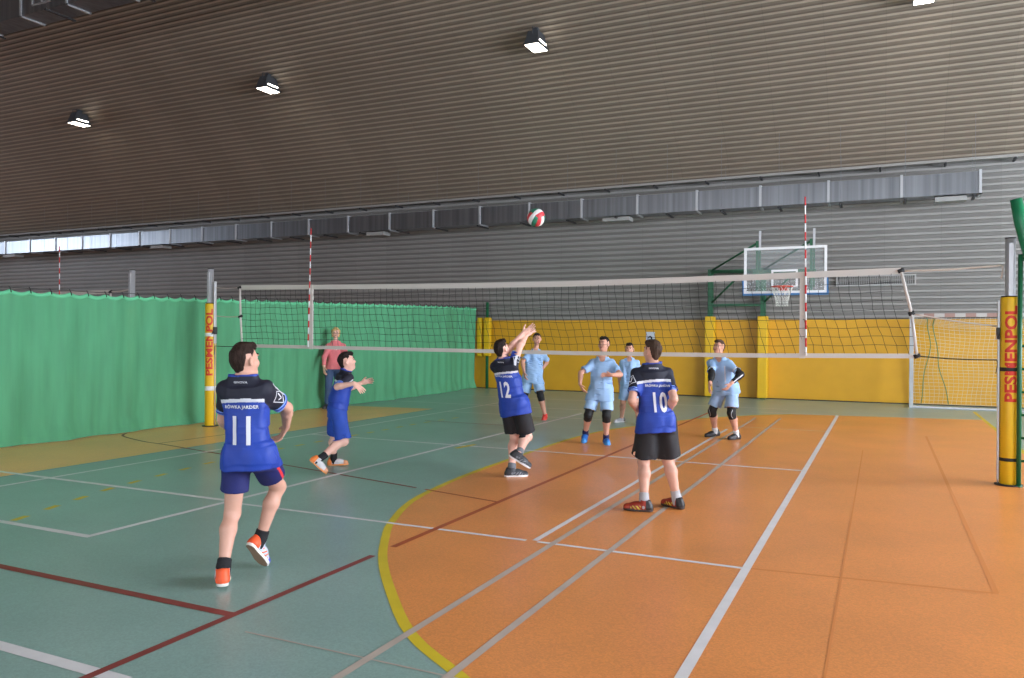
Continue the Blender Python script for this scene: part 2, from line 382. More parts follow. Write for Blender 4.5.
# ------------------------------------------------------------------ high-bay lamps under the roof
def lamp(x, y, z, zr, rz, label):
    r = empty('high_bay_lamp', (x, y, z), rz); tag(r, label, 'lamp', 'high-bay lamps under the roof')
    b = MB()
    r.scale = (.82, .82, .9)
    lo = [(-.34, -.21, 0), (.34, -.21, 0), (.34, .21, 0), (-.34, .21, 0)]; hi = [(-.22, -.15, .34), (.22, -.15, .34), (.22, .15, .34), (-.22, .15, .34)]
    b.add(lo + hi, [(4, 5, 6, 7), (0, 1, 5, 4), (1, 2, 6, 5), (2, 3, 7, 6), (3, 0, 4, 7)], 0)
    b.box((-.36, -.23, -.03), (.36, -.20, .01)); b.box((-.36, .20, -.03), (.36, .23, .01)); b.box((-.36, -.23, -.03), (-.33, .23, .01)); b.box((.33, -.23, -.03), (.36, .23, .01))
    b.build('housing', M_LAMPBODY, r)
    g = MB(); g.box((-.33, -.20, -.026), (.33, .20, -.01)); g.build('lens', M_LAMP, r)
    g = MB(); g.box((-.22, -.212, .07), (.22, -.192, .095)); g.build('side_slot', M_LAMP, r)
    g = MB(); g.box((-.07, -.07, .34), (.07, .07, .46), 0, .01); g.build('ballast_box', M_LAMPBODY, r)
    g = MB(); g.tube([(0, 0, .45), (0, 0, zr - z - .06)], .012, 6); g.build('rod', M_ALU, r)
    g = MB(); g.tube([(-.24, 0, .2), (-.26, 0, .42), (0, 0, .48), (.26, 0, .42), (.24, 0, .2)], .012, 6); g.build('bracket', M_LAMPBODY, r)
lamp(-22.64, 16.29, 8.02, 8.53, PI / 2, 'lit high-bay lamp farthest left under the roof')
lamp(-14.93, 16.19, 8.06, 8.60, PI / 2, 'lit high-bay lamp second from the left under the roof')
lamp(-7.14, 16.26, 8.04, 8.55, PI / 2, 'lit high-bay lamp above the ball, near the middle of the roof')
lamp(.64, 16.49, 7.86, 8.39, PI / 2, 'lit high-bay lamp cut by the top edge at the right')

# ------------------------------------------------------------------ green dividing curtain
def ztop(y): return 2.07 if y < 7.8 else 2.07 + (y - 7.8) * .0205
def curtain():
    r = empty('divider_curtain', (-10.35, 12, 0)); off = (-10.35, 12, 0)
    tag(r, 'long green mesh curtain dividing the hall along the left side of the court', 'curtain')
    Y0, Y1 = 1.2, 19.93; n = 620; K = 16
    b = MB(); vs = []
    ties = [6.49 - .279 * 19 + .279 * i for i in range(68)]
    ties = [t for t in ties if Y0 < t < Y1]
    def xo(y, k):
        u = k / K
        g = max(0, (y - 18.6) / 1.4)
        a = -.14 * math.exp(-((y - 13.1) / 1.3) ** 2) + .016 * math.sin(y * 7.1 + 1.3 * math.sin(y * .9)) + .012 * math.sin(y * 17.3 + 2 * u) + .03 * math.sin(y * 1.7 + u * 1.5) + .05 * math.sin(y * .55)
        a *= (.6 + .4 * u ** .5)
        e_ = min(1, max(0, (y - 17.6) / 1.8)); a -= .23 * e_ * e_ * (3 - 2 * e_)
        a += g * (.07 * math.sin(y * 15) + .03 * math.sin(y * 29))
        return -10.35 + a + (.05 * (u > .9) * (u - .9) * 10 * (1 + math.sin(y * 5.5)))
    for i in range(n + 1):
        y = Y0 + (Y1 - Y0) * i / n
        ph = ((y - 6.49) / .279) % 1.
        sag = .035 * math.sin(PI * ph) ** 1.0
        zt = ztop(y) - sag
        for k in range(K + 1):
            u = k / K; zz = zt * (1 - u) + .012 * u
            vs.append((xo(y, k), y, zz))
    fs = [(i * (K + 1) + k, (i + 1) * (K + 1) + k, (i + 1) * (K + 1) + k + 1, i * (K + 1) + k + 1) for i in range(n) for k in range(K)]
    b.add(vs, fs, 0, True)
    o = b.build('curtain_cloth', [M_CURT, M_CURT_EDGE], r, off)
    mi = np.zeros(len(fs), dtype=np.int32); mi[0::K] = 0; o.data.polygons.foreach_set('material_index', mi)
    h = MB(); hv = []
    for i in range(n + 1):
        y = Y0 + (Y1 - Y0) * i / n; ph = ((y - 6.49) / .279) % 1.; zt = ztop(y) - .035 * math.sin(PI * ph)
        x = xo(y, 0)
        hv += [(x + .008, y, zt + .006), (x + .012, y, zt - .045), (x - .012, y, zt - .045), (x - .008, y, zt + .006)]
    h.add(hv, [(i * 4 + a, (i + 1) * 4 + a, (i + 1) * 4 + (a + 1) % 4, i * 4 + (a + 1) % 4) for i in range(n) for a in range(4)], 0, True)
    h.build('top_hem', M_CURT_EDGE, r, off)
    c = MB(); c.tube([(-10.35 - (.2 if y > 18 else .0), y, ztop(y) + .03) for y in (Y0, 7.8, 12, 16, 17.6, 19.4, 20.04)], .005, 6); c.build('wire', M_DARK, r, off)
    for t in ties:
        c = MB(); c.tube([(xo(t, 0) - .01, t, ztop(t) + .05), (xo(t, 0) + .015, t + .004, ztop(t) + .01), (xo(t, 0) + .02, t + .012, ztop(t) - .035)], .007, 5); c.build('tie', M_BLACK, r, off)
curtain()
# pole with folded yellow pads at the curtain's far end
r = empty('padded_pole', (-10.2, 19.9, 0)); off = (-10.2, 19.9, 0); tag(r, 'green pole with folded yellow pads at the far end of the green curtain', 'pole')
b = MB(); b.tube([(-10.22, 19.93, 0), (-10.22, 19.93, 2.46)], .045, 12); b.build('pole', M_GREEN, r, off)
b = MB(); b.box((-10.23, 19.72, .93), (-10.04, 19.86, 2.02), 0, .025); b.build('pad', M_YPAD, r, off)
b = MB(); b.box((-10.45, 19.74, .92), (-10.31, 19.88, 2.02), 0, .025); b.build('pad', M_YPAD, r, off)
b = MB(); b.box((-10.45, 19.86, 1.2), (-10.04, 19.9, 1.26)); b.build('pad_strap', M_BLACK, r, off)

# ------------------------------------------------------------------ volleyball posts
def wrap_text(txt, length, cap, cx, cy, rad, z0, ang, parent, off, name='lettering', m=None):
    """lettering that reads upward, wrapped round a vertical cylinder; ang is the direction the letters face"""
    vs, fs, w = text_mesh(txt, 1., .035)
    h = max(v[1] for v in vs); sx = length / w; sy = cap / h
    b = MB(); out = []
    for (u, v) in vs:
        a = ang - (v / h - .5) * cap / rad                   # letters' tops turn to the viewer's left
        out.append((cx + (rad + .002) * math.cos(a), cy + (rad + .002) * math.sin(a), z0 + u * sx))
    b.add(out, fs, 0, False)
    return b.build(name, m or M_REDTXT, parent, off)
def post(x, y, side, label, padtop=1.96, top=2.55, straps=(), smat=None, face=None):
    r = empty('volleyball_post', (x, y, 0)); off = (x, y, 0); tag(r, label, 'post')
    b = MB(); b.tube([(x, y, 0), (x, y, top)], .046, 20); b.box((x - .02 , y - .012 - .05, 1.7), (x + .02, y - .045, top - .05)); b.build('tube', M_ALU, r, off)
    b = MB(); b.lathe([(.0, top), (.05, top), (.05, top + .012), (.0, top + .014)], (x, y, 0), 16); b.build('cap', M_DARK, r, off)
    b = MB(); b.lathe([(.081, .012), (.086, .03), (.086, padtop - .02), (.081, padtop)], (x, y, 0), 36); p = b.build('padding', M_YPAD, r, off)
    b = MB(); b.lathe([(.080, padtop), (.080, padtop + .012)], (x, y, 0), 24); b.build('padding_rim', M_BLACK, r, off)
    b = MB(); b.lathe([(.13, 0.003), (.13, .012), (.05, .014)], (x, y, 0), 24); b.build('base_plate', M_DARK, r, off)
    for z, hh in straps:
        b = MB(); b.lathe([(.0865, z), (.089, z + .003), (.089, z + hh - .003), (.0865, z + hh)], (x, y, 0), 36); b.build('strap', smat, r, off)
    b = MB(); x0_, x1_ = sorted((x + side * .0885, x + side * .108)); rz0, rz1 = (1.35, 2.36) if side > 0 else (.05, 1.9)
    b.box((x0_, y - .025, rz0), (x1_, y + .025, rz1), 0, .006); b.tube([(x + side * .098, y, .02), (x + side * .098, y, rz0 + .1)], .008, 8); b.build('winch_rail', M_ALU, r, off)
    b = MB(); x0_, x1_ = sorted((x + side * .088, x + side * .118)); b.box((x0_, y - .035, 1.5), (x1_, y + .035, 1.62), 0, .008); b.tube([(x + side * .1, y - .03, 1.56), (x + side * .1, y - .07, 1.5)], .009, 6); b.build('winch', M_DARK, r, off)
    if face is not None: wrap_text('PESMENPOL', face[1], .108, x, y, .0862, face[2], face[0], p, (0, 0, 0) if False else off)
    return r
CAM = V((0, 0, 1.5))
def facing(x, y, d=0.): return math.atan2(-y, -x) + d
post(-9.93, 9.474, 1, 'silver volleyball post in a yellow pad with white straps beside the green curtain', 2.0, 2.56, ((1.465, .06), (.585, .07)), M_WHITE, (facing(-9.93, 9.474, -.30), 1.08, .83))
post(1.172, 9.474, -1, 'silver volleyball post in a yellow pad with black straps at the right edge', 1.93, 2.53, ((.25, .035), (1.17, .04)), M_BLACK, (facing(1.172, 9.474, .10), .98, .86))
post(-11.8, 9.50, -1, 'silver volleyball post standing behind the green curtain', 1.95, 2.60, ((1.41, .06),), M_WHITE, None)

# ------------------------------------------------------------------ volleyball nets
def net(y, top, bot, sl, sr, bands, pl, pr, label, knot=.5):
    """top / bot: (x, z) points along the two tapes; sl / sr: knots on the end bands; pl / pr: where the cords tie to the posts"""
    r = empty('volleyball_net', (top[0][0], y, 0)); off = (top[0][0], y, 0); tag(r, label, 'net')
    def at(P, x):
        for (a, b_) in zip(P[:-1], P[1:]):
            if x <= b_[0] or b_ is P[-1]:
                t = (x - a[0]) / (b_[0] - a[0]); return a[1] + (b_[1] - a[1]) * t
    def tape(P, w, th, name):
        b = MB()
        for (a, c) in zip(P[:-1], P[1:]):
            vs = []
            for (x, z) in (a, c): vs += [(x, y - th, z - w / 2), (x, y + th, z - w / 2), (x, y + th, z + w / 2), (x, y - th, z + w / 2)]
            b.add(vs, [(0, 1, 5, 4), (1, 2, 6, 5), (2, 3, 7, 6), (3, 0, 4, 7), (0, 3, 2, 1), (4, 5, 6, 7)], 0)
        return b.build(name, M_TAPE, r, off)
    def dense(P, n=24):
        x0, x1 = P[0][0], P[-1][0]; return [(x0 + (x1 - x0) * i / n, at(P, x0 + (x1 - x0) * i / n)) for i in range(n + 1)]
    T = dense(top); B = dense(bot)
    tape(T, .07, .006, 'top_tape'); tape(B, .05, .005, 'bottom_tape')
    def G(u, v):                                            # u 0..1 along, v 0..1 from the top
        xt = top[0][0] + (top[-1][0] - top[0][0]) * u; xb = bot[0][0] + (bot[-1][0] - bot[0][0]) * u
        zt = at(top, xt) - .03; zb = at(bot, xb) + .02
        lean = .035 * math.sin(v * PI * 1.4) * (.4 + u) + .01 * math.sin(u * 61 + v * 9)
        return (xt + (xb - xt) * v - lean * .6 + .006 * math.sin(u * 211 + v * 31), y + .012 * math.sin(u * 37 + v * 5), zt + (zb - zt) * v + .006 * math.sin(u * 90 + v * 4))
    nx = int((top[-1][0] - top[0][0]) / .104); nz = 9
    b = MB()
    for i in range(1, nx): b.tube([G(i / nx, k / nz) for k in range(nz + 1)], .0029, 3, cap=False)
    for k in range(1, nz): b.tube([G(i / nx, k / nz) for i in range(nx + 1)], .0029, 3, cap=False)
    b.build('mesh', M_NETCORD, r, off)
    for (P0, K, P1) in ((top[0], sl, bot[0]), (top[-1], sr, bot[-1])):
        for nm, a, c in (('end_band', P0, K), ('end_band', K, P1)):
            b = MB(); b.tube([(a[0], y, a[1]), (c[0], y, c[1])], .017, 8); b.build(nm, M_TAPE, r, off)
        for q in (P0, K, P1):
            b = MB(); b.tube([(q[0] - .03, y, q[1] - .012), (q[0] + .03, y, q[1] + .012)], .024, 8); b.build('tie', M_BLACK, r, off)
    for P0, (px, pz), m, rad in ((top[0], pl[0], M_ROPE, .006), (sl, pl[1], M_ROPE, .006), (bot[0], pl[2], M_NETCORD, .005), (top[-1], pr[0], M_ROPE, .011), (sr, pr[1], M_ROPE, .008), (bot[-1], pr[2], M_NETCORD, .006)):
        b = MB(); n = 8
        b.tube([(P0[0] + (px - P0[0]) * i / n, y, P0[1] + (pz - P0[1]) * i / n - .012 * math.sin(PI * i / n)) for i in range(n + 1)], rad, 6)
        b.tube([(px + .0, y - .01, pz), (px + .005, y - .012, pz - .05), (px - .01, y - .012, pz - .14)], rad * .7, 5)
        b.build('cord', m, r, off)
    for (bx, ax_, lean) in bands:
        b = MB(); b.box((bx - .03, y - .012, at(bot, bx) - .03), (bx + .03, y + .012, at(top, bx) + .036)); b.build('side_band', M_TAPE, r, off)
        z0 = at(bot, bx) + .0; b = MB(); n = 18
        for i in range(n):
            za = z0 + 1.8 * i / n; zb = z0 + 1.8 * (i + 1) / n
            b.tube([(ax_ + lean * (za - z0), y - .02, za), (ax_ + lean * (zb - z0), y - .02, zb)], .0105 if i < 9 else .0085, 8, i % 2)
        b.build('antenna', [M_WHITE, M_RED], r, off)
net(9.474, [(-9.30, 2.25), (-6.26, 2.20), (-3.66, 2.178), (-1.53, 2.200), (.165, 2.232)], [(-9.25, 1.322), (-6.26, 1.303), (-3.66, 1.286), (-1.52, 1.290), (.326, 1.313)],
    (-9.285, 1.787), (.27, 1.77), [(-7.86, -7.905, .026), (-.835, -.792, -.012)], [(-9.86, 2.26), (-9.83, 1.80), (-9.83, 1.31)], [(1.10, 2.262), (1.06, 1.632), (1.06, 1.284)],
    'black volleyball net with white tapes stretched across the court between the yellow padded posts')
net(9.50, [(-22.4, 2.25), (-17.0, 2.2), (-12.35, 2.24)], [(-22.4, 1.3), (-17.0, 1.29), (-12.35, 1.3)], (-22.4, 1.77), (-12.35, 1.77), [(-13.70, -13.70, 0.), (-20.9, -20.9, 0.)],
    [(-22.9, 2.26), (-22.9, 1.8), (-22.9, 1.3)], [(-11.87, 2.27), (-11.87, 1.8), (-11.87, 1.3)], 'second volleyball net behind the green curtain, only a red and white antenna showing')
post(-22.98, 9.50, 1, 'far volleyball post of the second net, hidden behind the green curtain', 1.95, 2.55, ((1.41, .06),), M_WHITE, None)

# ------------------------------------------------------------------ umpire's stand at the right edge
r = empty('umpire_stand', (1.5, 9.4, 0)); off = (1.5, 9.4, 0); tag(r, 'green steel umpire ladder stand beside the right volleyball post', 'ladder')
for x in (1.248, 1.76):
    b = MB(); b.tube([(x, 9.39, 0.01), (x, 9.39, 2.36)], .022, 10); b.lathe([(.032, 0), (.032, .02), (.02, .022)], (x, 9.39, 0), 12); b.build('stile', M_GREEN, r, off)
for i in range(6):
    b = MB(); z = .265 + .233 * i; b.tube([(1.248, 9.39, z), (1.76, 9.39, z)], .0135, 8); b.build('rung', M_GREEN, r, off)
for x in (1.30, 1.72):
    b = MB(); b.tube([(x, 10.35, .01), (x, 9.9, 1.62)], .02, 8); b.build('rear_leg', M_GREEN, r, off)
b = MB(); b.box((1.44, 9.42, 1.60), (1.76, 9.95, 1.64), 0, .006); b.build('platform', M_GREEN, r, off)
b = MB(); b.tube([(1.205, 9.39, 2.92), (1.245, 9.39, 2.70), (1.305, 9.39, 2.44), (1.38, 9.39, 2.2), (1.5, 9.39, 1.75)], [.054, .06, .06, .06, .055], 14); b.build('padded_rail', M_GREENPAD, r, off)
b = MB(); b.tube([(1.76, 9.39, 2.36), (1.80, 9.39, 2.9)], .05, 12); b.build('padded_rail', M_GREENPAD, r, off)
b = MB(); b.tube([(1.248, 9.39, 2.34), (1.33, 9.39, 2.25)], .014, 8); b.build('rail_bracket', M_GREEN, r, off)

# ------------------------------------------------------------------ basketball hoop on the far wall
r = empty('basketball_hoop', (-3.3, 19.9, 0)); off = (-3.3, 19.9, 0)
tag(r, 'wall basketball hoop with clear white-framed backboard on green steel brackets', 'basketball hoop')
YC, YBD = 19.93, 18.15
cols = (-3.93, -2.66); vert = (-2.565, -1.435)
for x in cols:
    b = MB(); b.box((x - .06, YC - .07, 0), (x + .06, YC + .07, 3.2), 0, .006); cp = b.build('column', M_GREEN, r, off)
    b = MB(); b.box((x - .115, YC - .13, .03), (x + .115, YC + .1, 2.02), 0, .02); b.build('column_pad', M_YPAD, cp, off)
for x, v_ in zip(cols, vert):
    e = MB(); e.tube([(x, YC, 3.15), (v_, YBD + .1, 2.97)], .045, 4, smooth=False); e.build('arm', M_GREEN, r, off)
    e = MB(); e.tube([(x + .03, YC - .05, 3.17), (v_, YBD + .1, 3.62)], .025, 8); e.build('brace', M_GREEN, r, off)
    e = MB(); e.tube([(x, YC, 2.34), (x + .62 * (v_ - x), YC + .62 * (YBD + .1 - YC), 2.93)], .025, 8); e.build('brace', M_GREEN, r, off)
    e = MB(); e.box((v_ - .03, YBD + .05, 2.50), (v_ + .03, YBD + .11, 3.66)); e.build('upright', M_GREEN, r, off)
    e = MB(); e.box((v_ + .04, YBD + .05, 2.6), (v_ + .075, YBD + .085, 3.68)); e.build('upright', M_GREEN, r, off)
    e = MB(); e.box((v_ + .035, YBD + .04, 3.45), (v_ + .08, YBD + .085, 3.88)); e.build('adjuster_tube', M_ALU, r, off)
e = MB(); e.box((cols[0] + .06, YC - .03, 2.27), (cols[1] - .06, YC + .03, 2.33)); e.build('cross_bar', M_GREEN, r, off)
e = MB(); e.box((cols[0] + .06, YC - .03, 3.10), (cols[1] - .06, YC + .03, 3.18)); e.build('cross_bar', M_GREEN, r, off)
e = MB(); e.box((vert[0] - .1, YBD + .06, 2.92), (vert[1] + .1, YBD + .12, 3.0)); e.build('cross_bar', M_GREEN, r, off)
bx0, bx1, bz0, bz1 = -2.84, -1.11, 2.48, 3.50
e = MB(); e.box((bx0, YBD, bz0), (bx1, YBD + .012, bz1)); bd = e.build('backboard', M_GLASS, r, off)
e = MB(); w = .052
e.box((bx0, YBD - .02, bz0), (bx0 + w, YBD + .035, bz1)); e.box((bx1 - w, YBD - .02, bz0), (bx1, YBD + .035, bz1)); e.box((bx0 + w, YBD - .02, bz0), (bx1 - w, YBD + .035, bz0 + w)); e.box((bx0 + w, YBD - .02, bz1 - w), (bx1 - w, YBD + .035, bz1))
e.build('board_frame', M_WHITE, bd, off)
e = MB(); sx0, sx1, sz0, sz1 = -2.255, -1.70, 2.60, 3.0
for q in (((sx0, sz0), (sx0 + .045, sz1)), ((sx1 - .045, sz0), (sx1, sz1)), ((sx0 + .045, sz1 - .045), (sx1 - .045, sz1)), ((sx0 + .045, sz0), (sx1 - .045, sz0 + .045))): e.box((q[0][0], YBD - .006, q[0][1]), (q[1][0], YBD - .001, q[1][1]))
e.build('target_square', M_WHITE, bd, off)
e = MB(); e.box((bx0 - .03, YBD - .03, bz0 - .045), (bx1 + .03, YBD + .045, bz0), 0, .006); e.box((bx0 - .035, YBD - .03, bz0 - .045), (bx0, YBD + .045, bz0 + .32), 0, .006); e.box((bx1, YBD - .03, bz0 - .045), (bx1 + .035, YBD + .045, bz0 + .32), 0, .006)
e.build('board_pad', M_BLUEPAD, r, off)
rc = (-1.985, YBD - .38, 2.60)
e = MB(); e.tube([(rc[0] + .225 * math.cos(a * PI / 16), rc[1] + .225 * math.sin(a * PI / 16), rc[2]) for a in range(33)], .012, 8)
e.box((rc[0] - .1, rc[1] + .2, rc[2] - .07), (rc[0] + .1, YBD - .005, rc[2] + .02)); e.build('rim', M_RIM, r, off)
e = MB(); nn = 12
def ring(k, lev):
    rad = (.222, .19, .15, .125, .125)[lev]; a = 2 * PI * (k + .5 * (lev % 2)) / nn; return (rc[0] + rad * math.cos(a), rc[1] + rad * math.sin(a), rc[2] - .105 * lev)
for k in range(nn):
    for lev in range(4):
        e.tube([ring(k, lev), ring(k, lev + 1)], .006, 4, cap=False); e.tube([ring(k, lev), ring(k - 1 if lev % 2 == 0 else k + 1, lev + 1)], .006, 4, cap=False)
e.build('hoop_net', M_CORDW, r, off)

# ------------------------------------------------------------------ handball goal
r = empty('handball_goal', (2.05, 19.13, 0)); off = (2.05, 19.13, 0); tag(r, 'handball goal with drooping white net against the ochre wall padding', 'goal')
gx0, gx1, gy, gh = .55, 3.55, 19.13, 2.0
M_GPOST = mat('goal_post_grey', (176, 178, 180), .5, vary=.12, vscale=9, stretch=(1, 1, .4))
for x in (gx0, gx1):
    e = MB(); e.box((x - .04, gy - .04, 0), (x + .04, gy + .04, gh + .04), 0, .006); e.build('goal_post', M_GPOST, r, off)
e = MB(); n = 15
for i in range(n):
    a = gx0 + .04 + (gx1 - gx0 - .08) * i / n; c = gx0 + .04 + (gx1 - gx0 - .08) * (i + 1) / n; e.box((a, gy - .04, gh - .04), (c, gy + .04, gh + .04), i % 2)
e.build('crossbar', [mat('crossbar_white', (176, 170, 166), .5), mat('crossbar_red', (150, 116, 106), .5)], r, off)
e = MB(); e.box((gx0 + .04, gy - .03, 0.003), (gx1 - .04, gy + .03, .045), 0, .006)
for x in (gx0, gx1): e.tube([(x, gy + .04, .03), (x, 20.0, .03)], .02, 8)
e.build('ground_frame', M_ALU, r, off)
for x in (gx0, gx1):
    e = MB(); e.tube([(x, gy + .04, gh), (x, gy + .55, gh - .05), (x, gy + .8, gh - .5), (x, 20.0, .04)], .014, 8); e.build('net_hoop', M_GREEN, r, off)
def GN(u, v):
    """back of the net: u across, v from the crossbar over and down to the floor"""
    x = gx0 + (gx1 - gx0) * u
    sag = .16 * math.sin(PI * u) * math.sin(PI * min(1, v * 1.3))
    if v < .25: yy = gy + .05 + 2.4 * v * (.9 - .3 * math.sin(PI * u)); zz = gh - .03 - .55 * v - sag
    else:
        t = (v - .25) / .75; yy = gy + .05 + .6 * (.9 - .3 * math.sin(PI * u)) + t * (.28 + .15 * math.sin(PI * u)); zz = (gh - .17 - sag) * (1 - t) + .04 * t
    return (x + .02 * math.sin(v * 14 + u * 9), min(yy + .02 * math.sin(u * 23 + v * 3), 20.03), max(zz, .025))
e = MB(); nu, nv = 32, 30
for i in range(nu + 1): e.tube([GN(i / nu, k / nv) for k in range(nv + 1)], .0032, 3, cap=False)
for k in range(1, nv + 1): e.tube([GN(i / nu, k / nv) for i in range(nu + 1)], .0032, 3, cap=False)
for x in (gx0, gx1):                                        # side panels
    for k in range(1, 20):
        z = gh * k / 20; d = .84 if z < 1.5 else .84 - (z - 1.5) * .9
        e.tube([(x, gy + .04, z), (x + .02 * math.sin(k), gy + d / 2, z - .03), (x, gy + d, z)], .0032, 3, cap=False)
    for k in range(1, 8): 
        yy = gy + .85 * k / 8; e.tube([(x, yy, .03), (x, yy, gh - .05 - .3 * max(0, k - 4) / 4)], .0032, 3, cap=False)
e.build('goal_net', M_CORDW, r, off)
e = MB(); e.tube([GN(.14 + .02 * v_ + .10 * v_ * v_, v_) for v_ in [i / 14 for i in range(15)]], .009, 5); e.tube([GN(.13 - .10 * abs(v_ - .4), v_) for v_ in [i / 14 for i in range(15)]], .009, 5); e.build('net_border_cord', M_CORDG, r, off)

# ------------------------------------------------------------------ things on the far wall
r = empty('number_sign', (-5.495, 20.05, 1.25)); off = (-5.495, 20.05, 1.25); tag(r, 'white paper sheet with a black 2 fixed to the ochre wall padding', 'sign')
e = MB(); e.box((-5.61, 20.046, 1.24), (-5.38, 20.052, 1.63)); e.build('sheet', mat('white_paper', (200, 206, 216), .8), r, off)
vs, fs, w = text_mesh('2', 1., .03); hh = max(v[1] for v in vs); s_ = .19 / hh
e = MB(); e.add([(-5.495 + (v[0] - w / 2) * s_, 20.044, 1.335 + v[1] * s_) for v in vs], fs); e.build('numeral', M_BLACK, r, off)
r = empty('wall_vent', (-.15, 20.08, 2.72)); off = (-.15, 20.08, 2.72); tag(r, 'low grey slatted wall vent seen through the net right of the backboard', 'vent')
M_VENT = mat('vent_grey', (164, 164, 162), .5)
e = MB(); e.box((-1.02, 20.04, 2.72), (.66, 20.1, 2.75)); e.box((-1.02, 20.04, 2.94), (.66, 20.1, 2.97)); e.box((-1.02, 20.04, 2.75), (-.99, 20.1, 2.94)); e.box((.63, 20.04, 2.75), (.66, 20.1, 2.94)); e.build('vent_frame', M_VENT, r, off)
e = MB()
for i in range(42): a = -.98 + i * .038; e.box((a, 20.05, 2.75), (a + .014, 20.1, 2.94))
e.build('vent_slats', M_VENT, r, off)

# ------------------------------------------------------------------ ball in the air
bc = V((-3.61, 8.25, 2.86)); rb = .105
r = empty('volleyball', bc); tag(r, 'white, red and green volleyball in the air above the net', 'ball')
e = MB(); n = 18
axes = [((1,0,0),(0,1,0),(0,0,1)), ((-1,0,0),(0,0,1),(0,1,0)), ((0,1,0),(0,0,1),(1,0,0)), ((0,-1,0),(1,0,0),(0,0,1)), ((0,0,1),(1,0,0),(0,1,0)), ((0,0,-1),(0,1,0),(1,0,0))]
rot = Matrix.Rotation(.7, 3, 'Y') @ Matrix.Rotation(.5, 3, 'X')
for (nn_, uu, vv) in axes:
    nn_, uu, vv = V(nn_), V(uu), V(vv); vs = []
    for i in range(n + 1):
        for j in range(n + 1):
            a, c = math.tan((i / n - .5) * PI / 2), math.tan((j / n - .5) * PI / 2)
            p = (nn_ + uu * a + vv * c).normalized(); g = min(abs(i - 6), abs(i - 12)); e_ = min(i, n - i, j, n - j)
            vs.append(rot @ p * (rb - (.0016 if g == 0 or e_ == 0 else 0)))
    for i in range(n):
        for j in range(n):
            st = i // 6; q = (i * (n + 1) + j, (i + 1) * (n + 1) + j, (i + 1) * (n + 1) + j + 1, i * (n + 1) + j + 1)
            pa, pb, pc = (vs[q[0]], vs[q[1]], vs[q[2]])
            if (pb - pa).cross(pc - pa).dot(pa) < 0: q = q[::-1]
            e.add([], [], 0); base = 0
            e.f.append([k + len(e.v) for k in q]); e.m.append((1, 0, 2)[st] if abs(nn_.z) < .5 else (2, 0, 1)[st]); e.sm.append(True)
    e.v += [tuple(v) for v in vs]
e.build('panels', [mat('ball_white', (222, 222, 220), .5), mat('ball_red', (196, 54, 62), .5), mat('ball_green', (36, 118, 92), .5)], r)
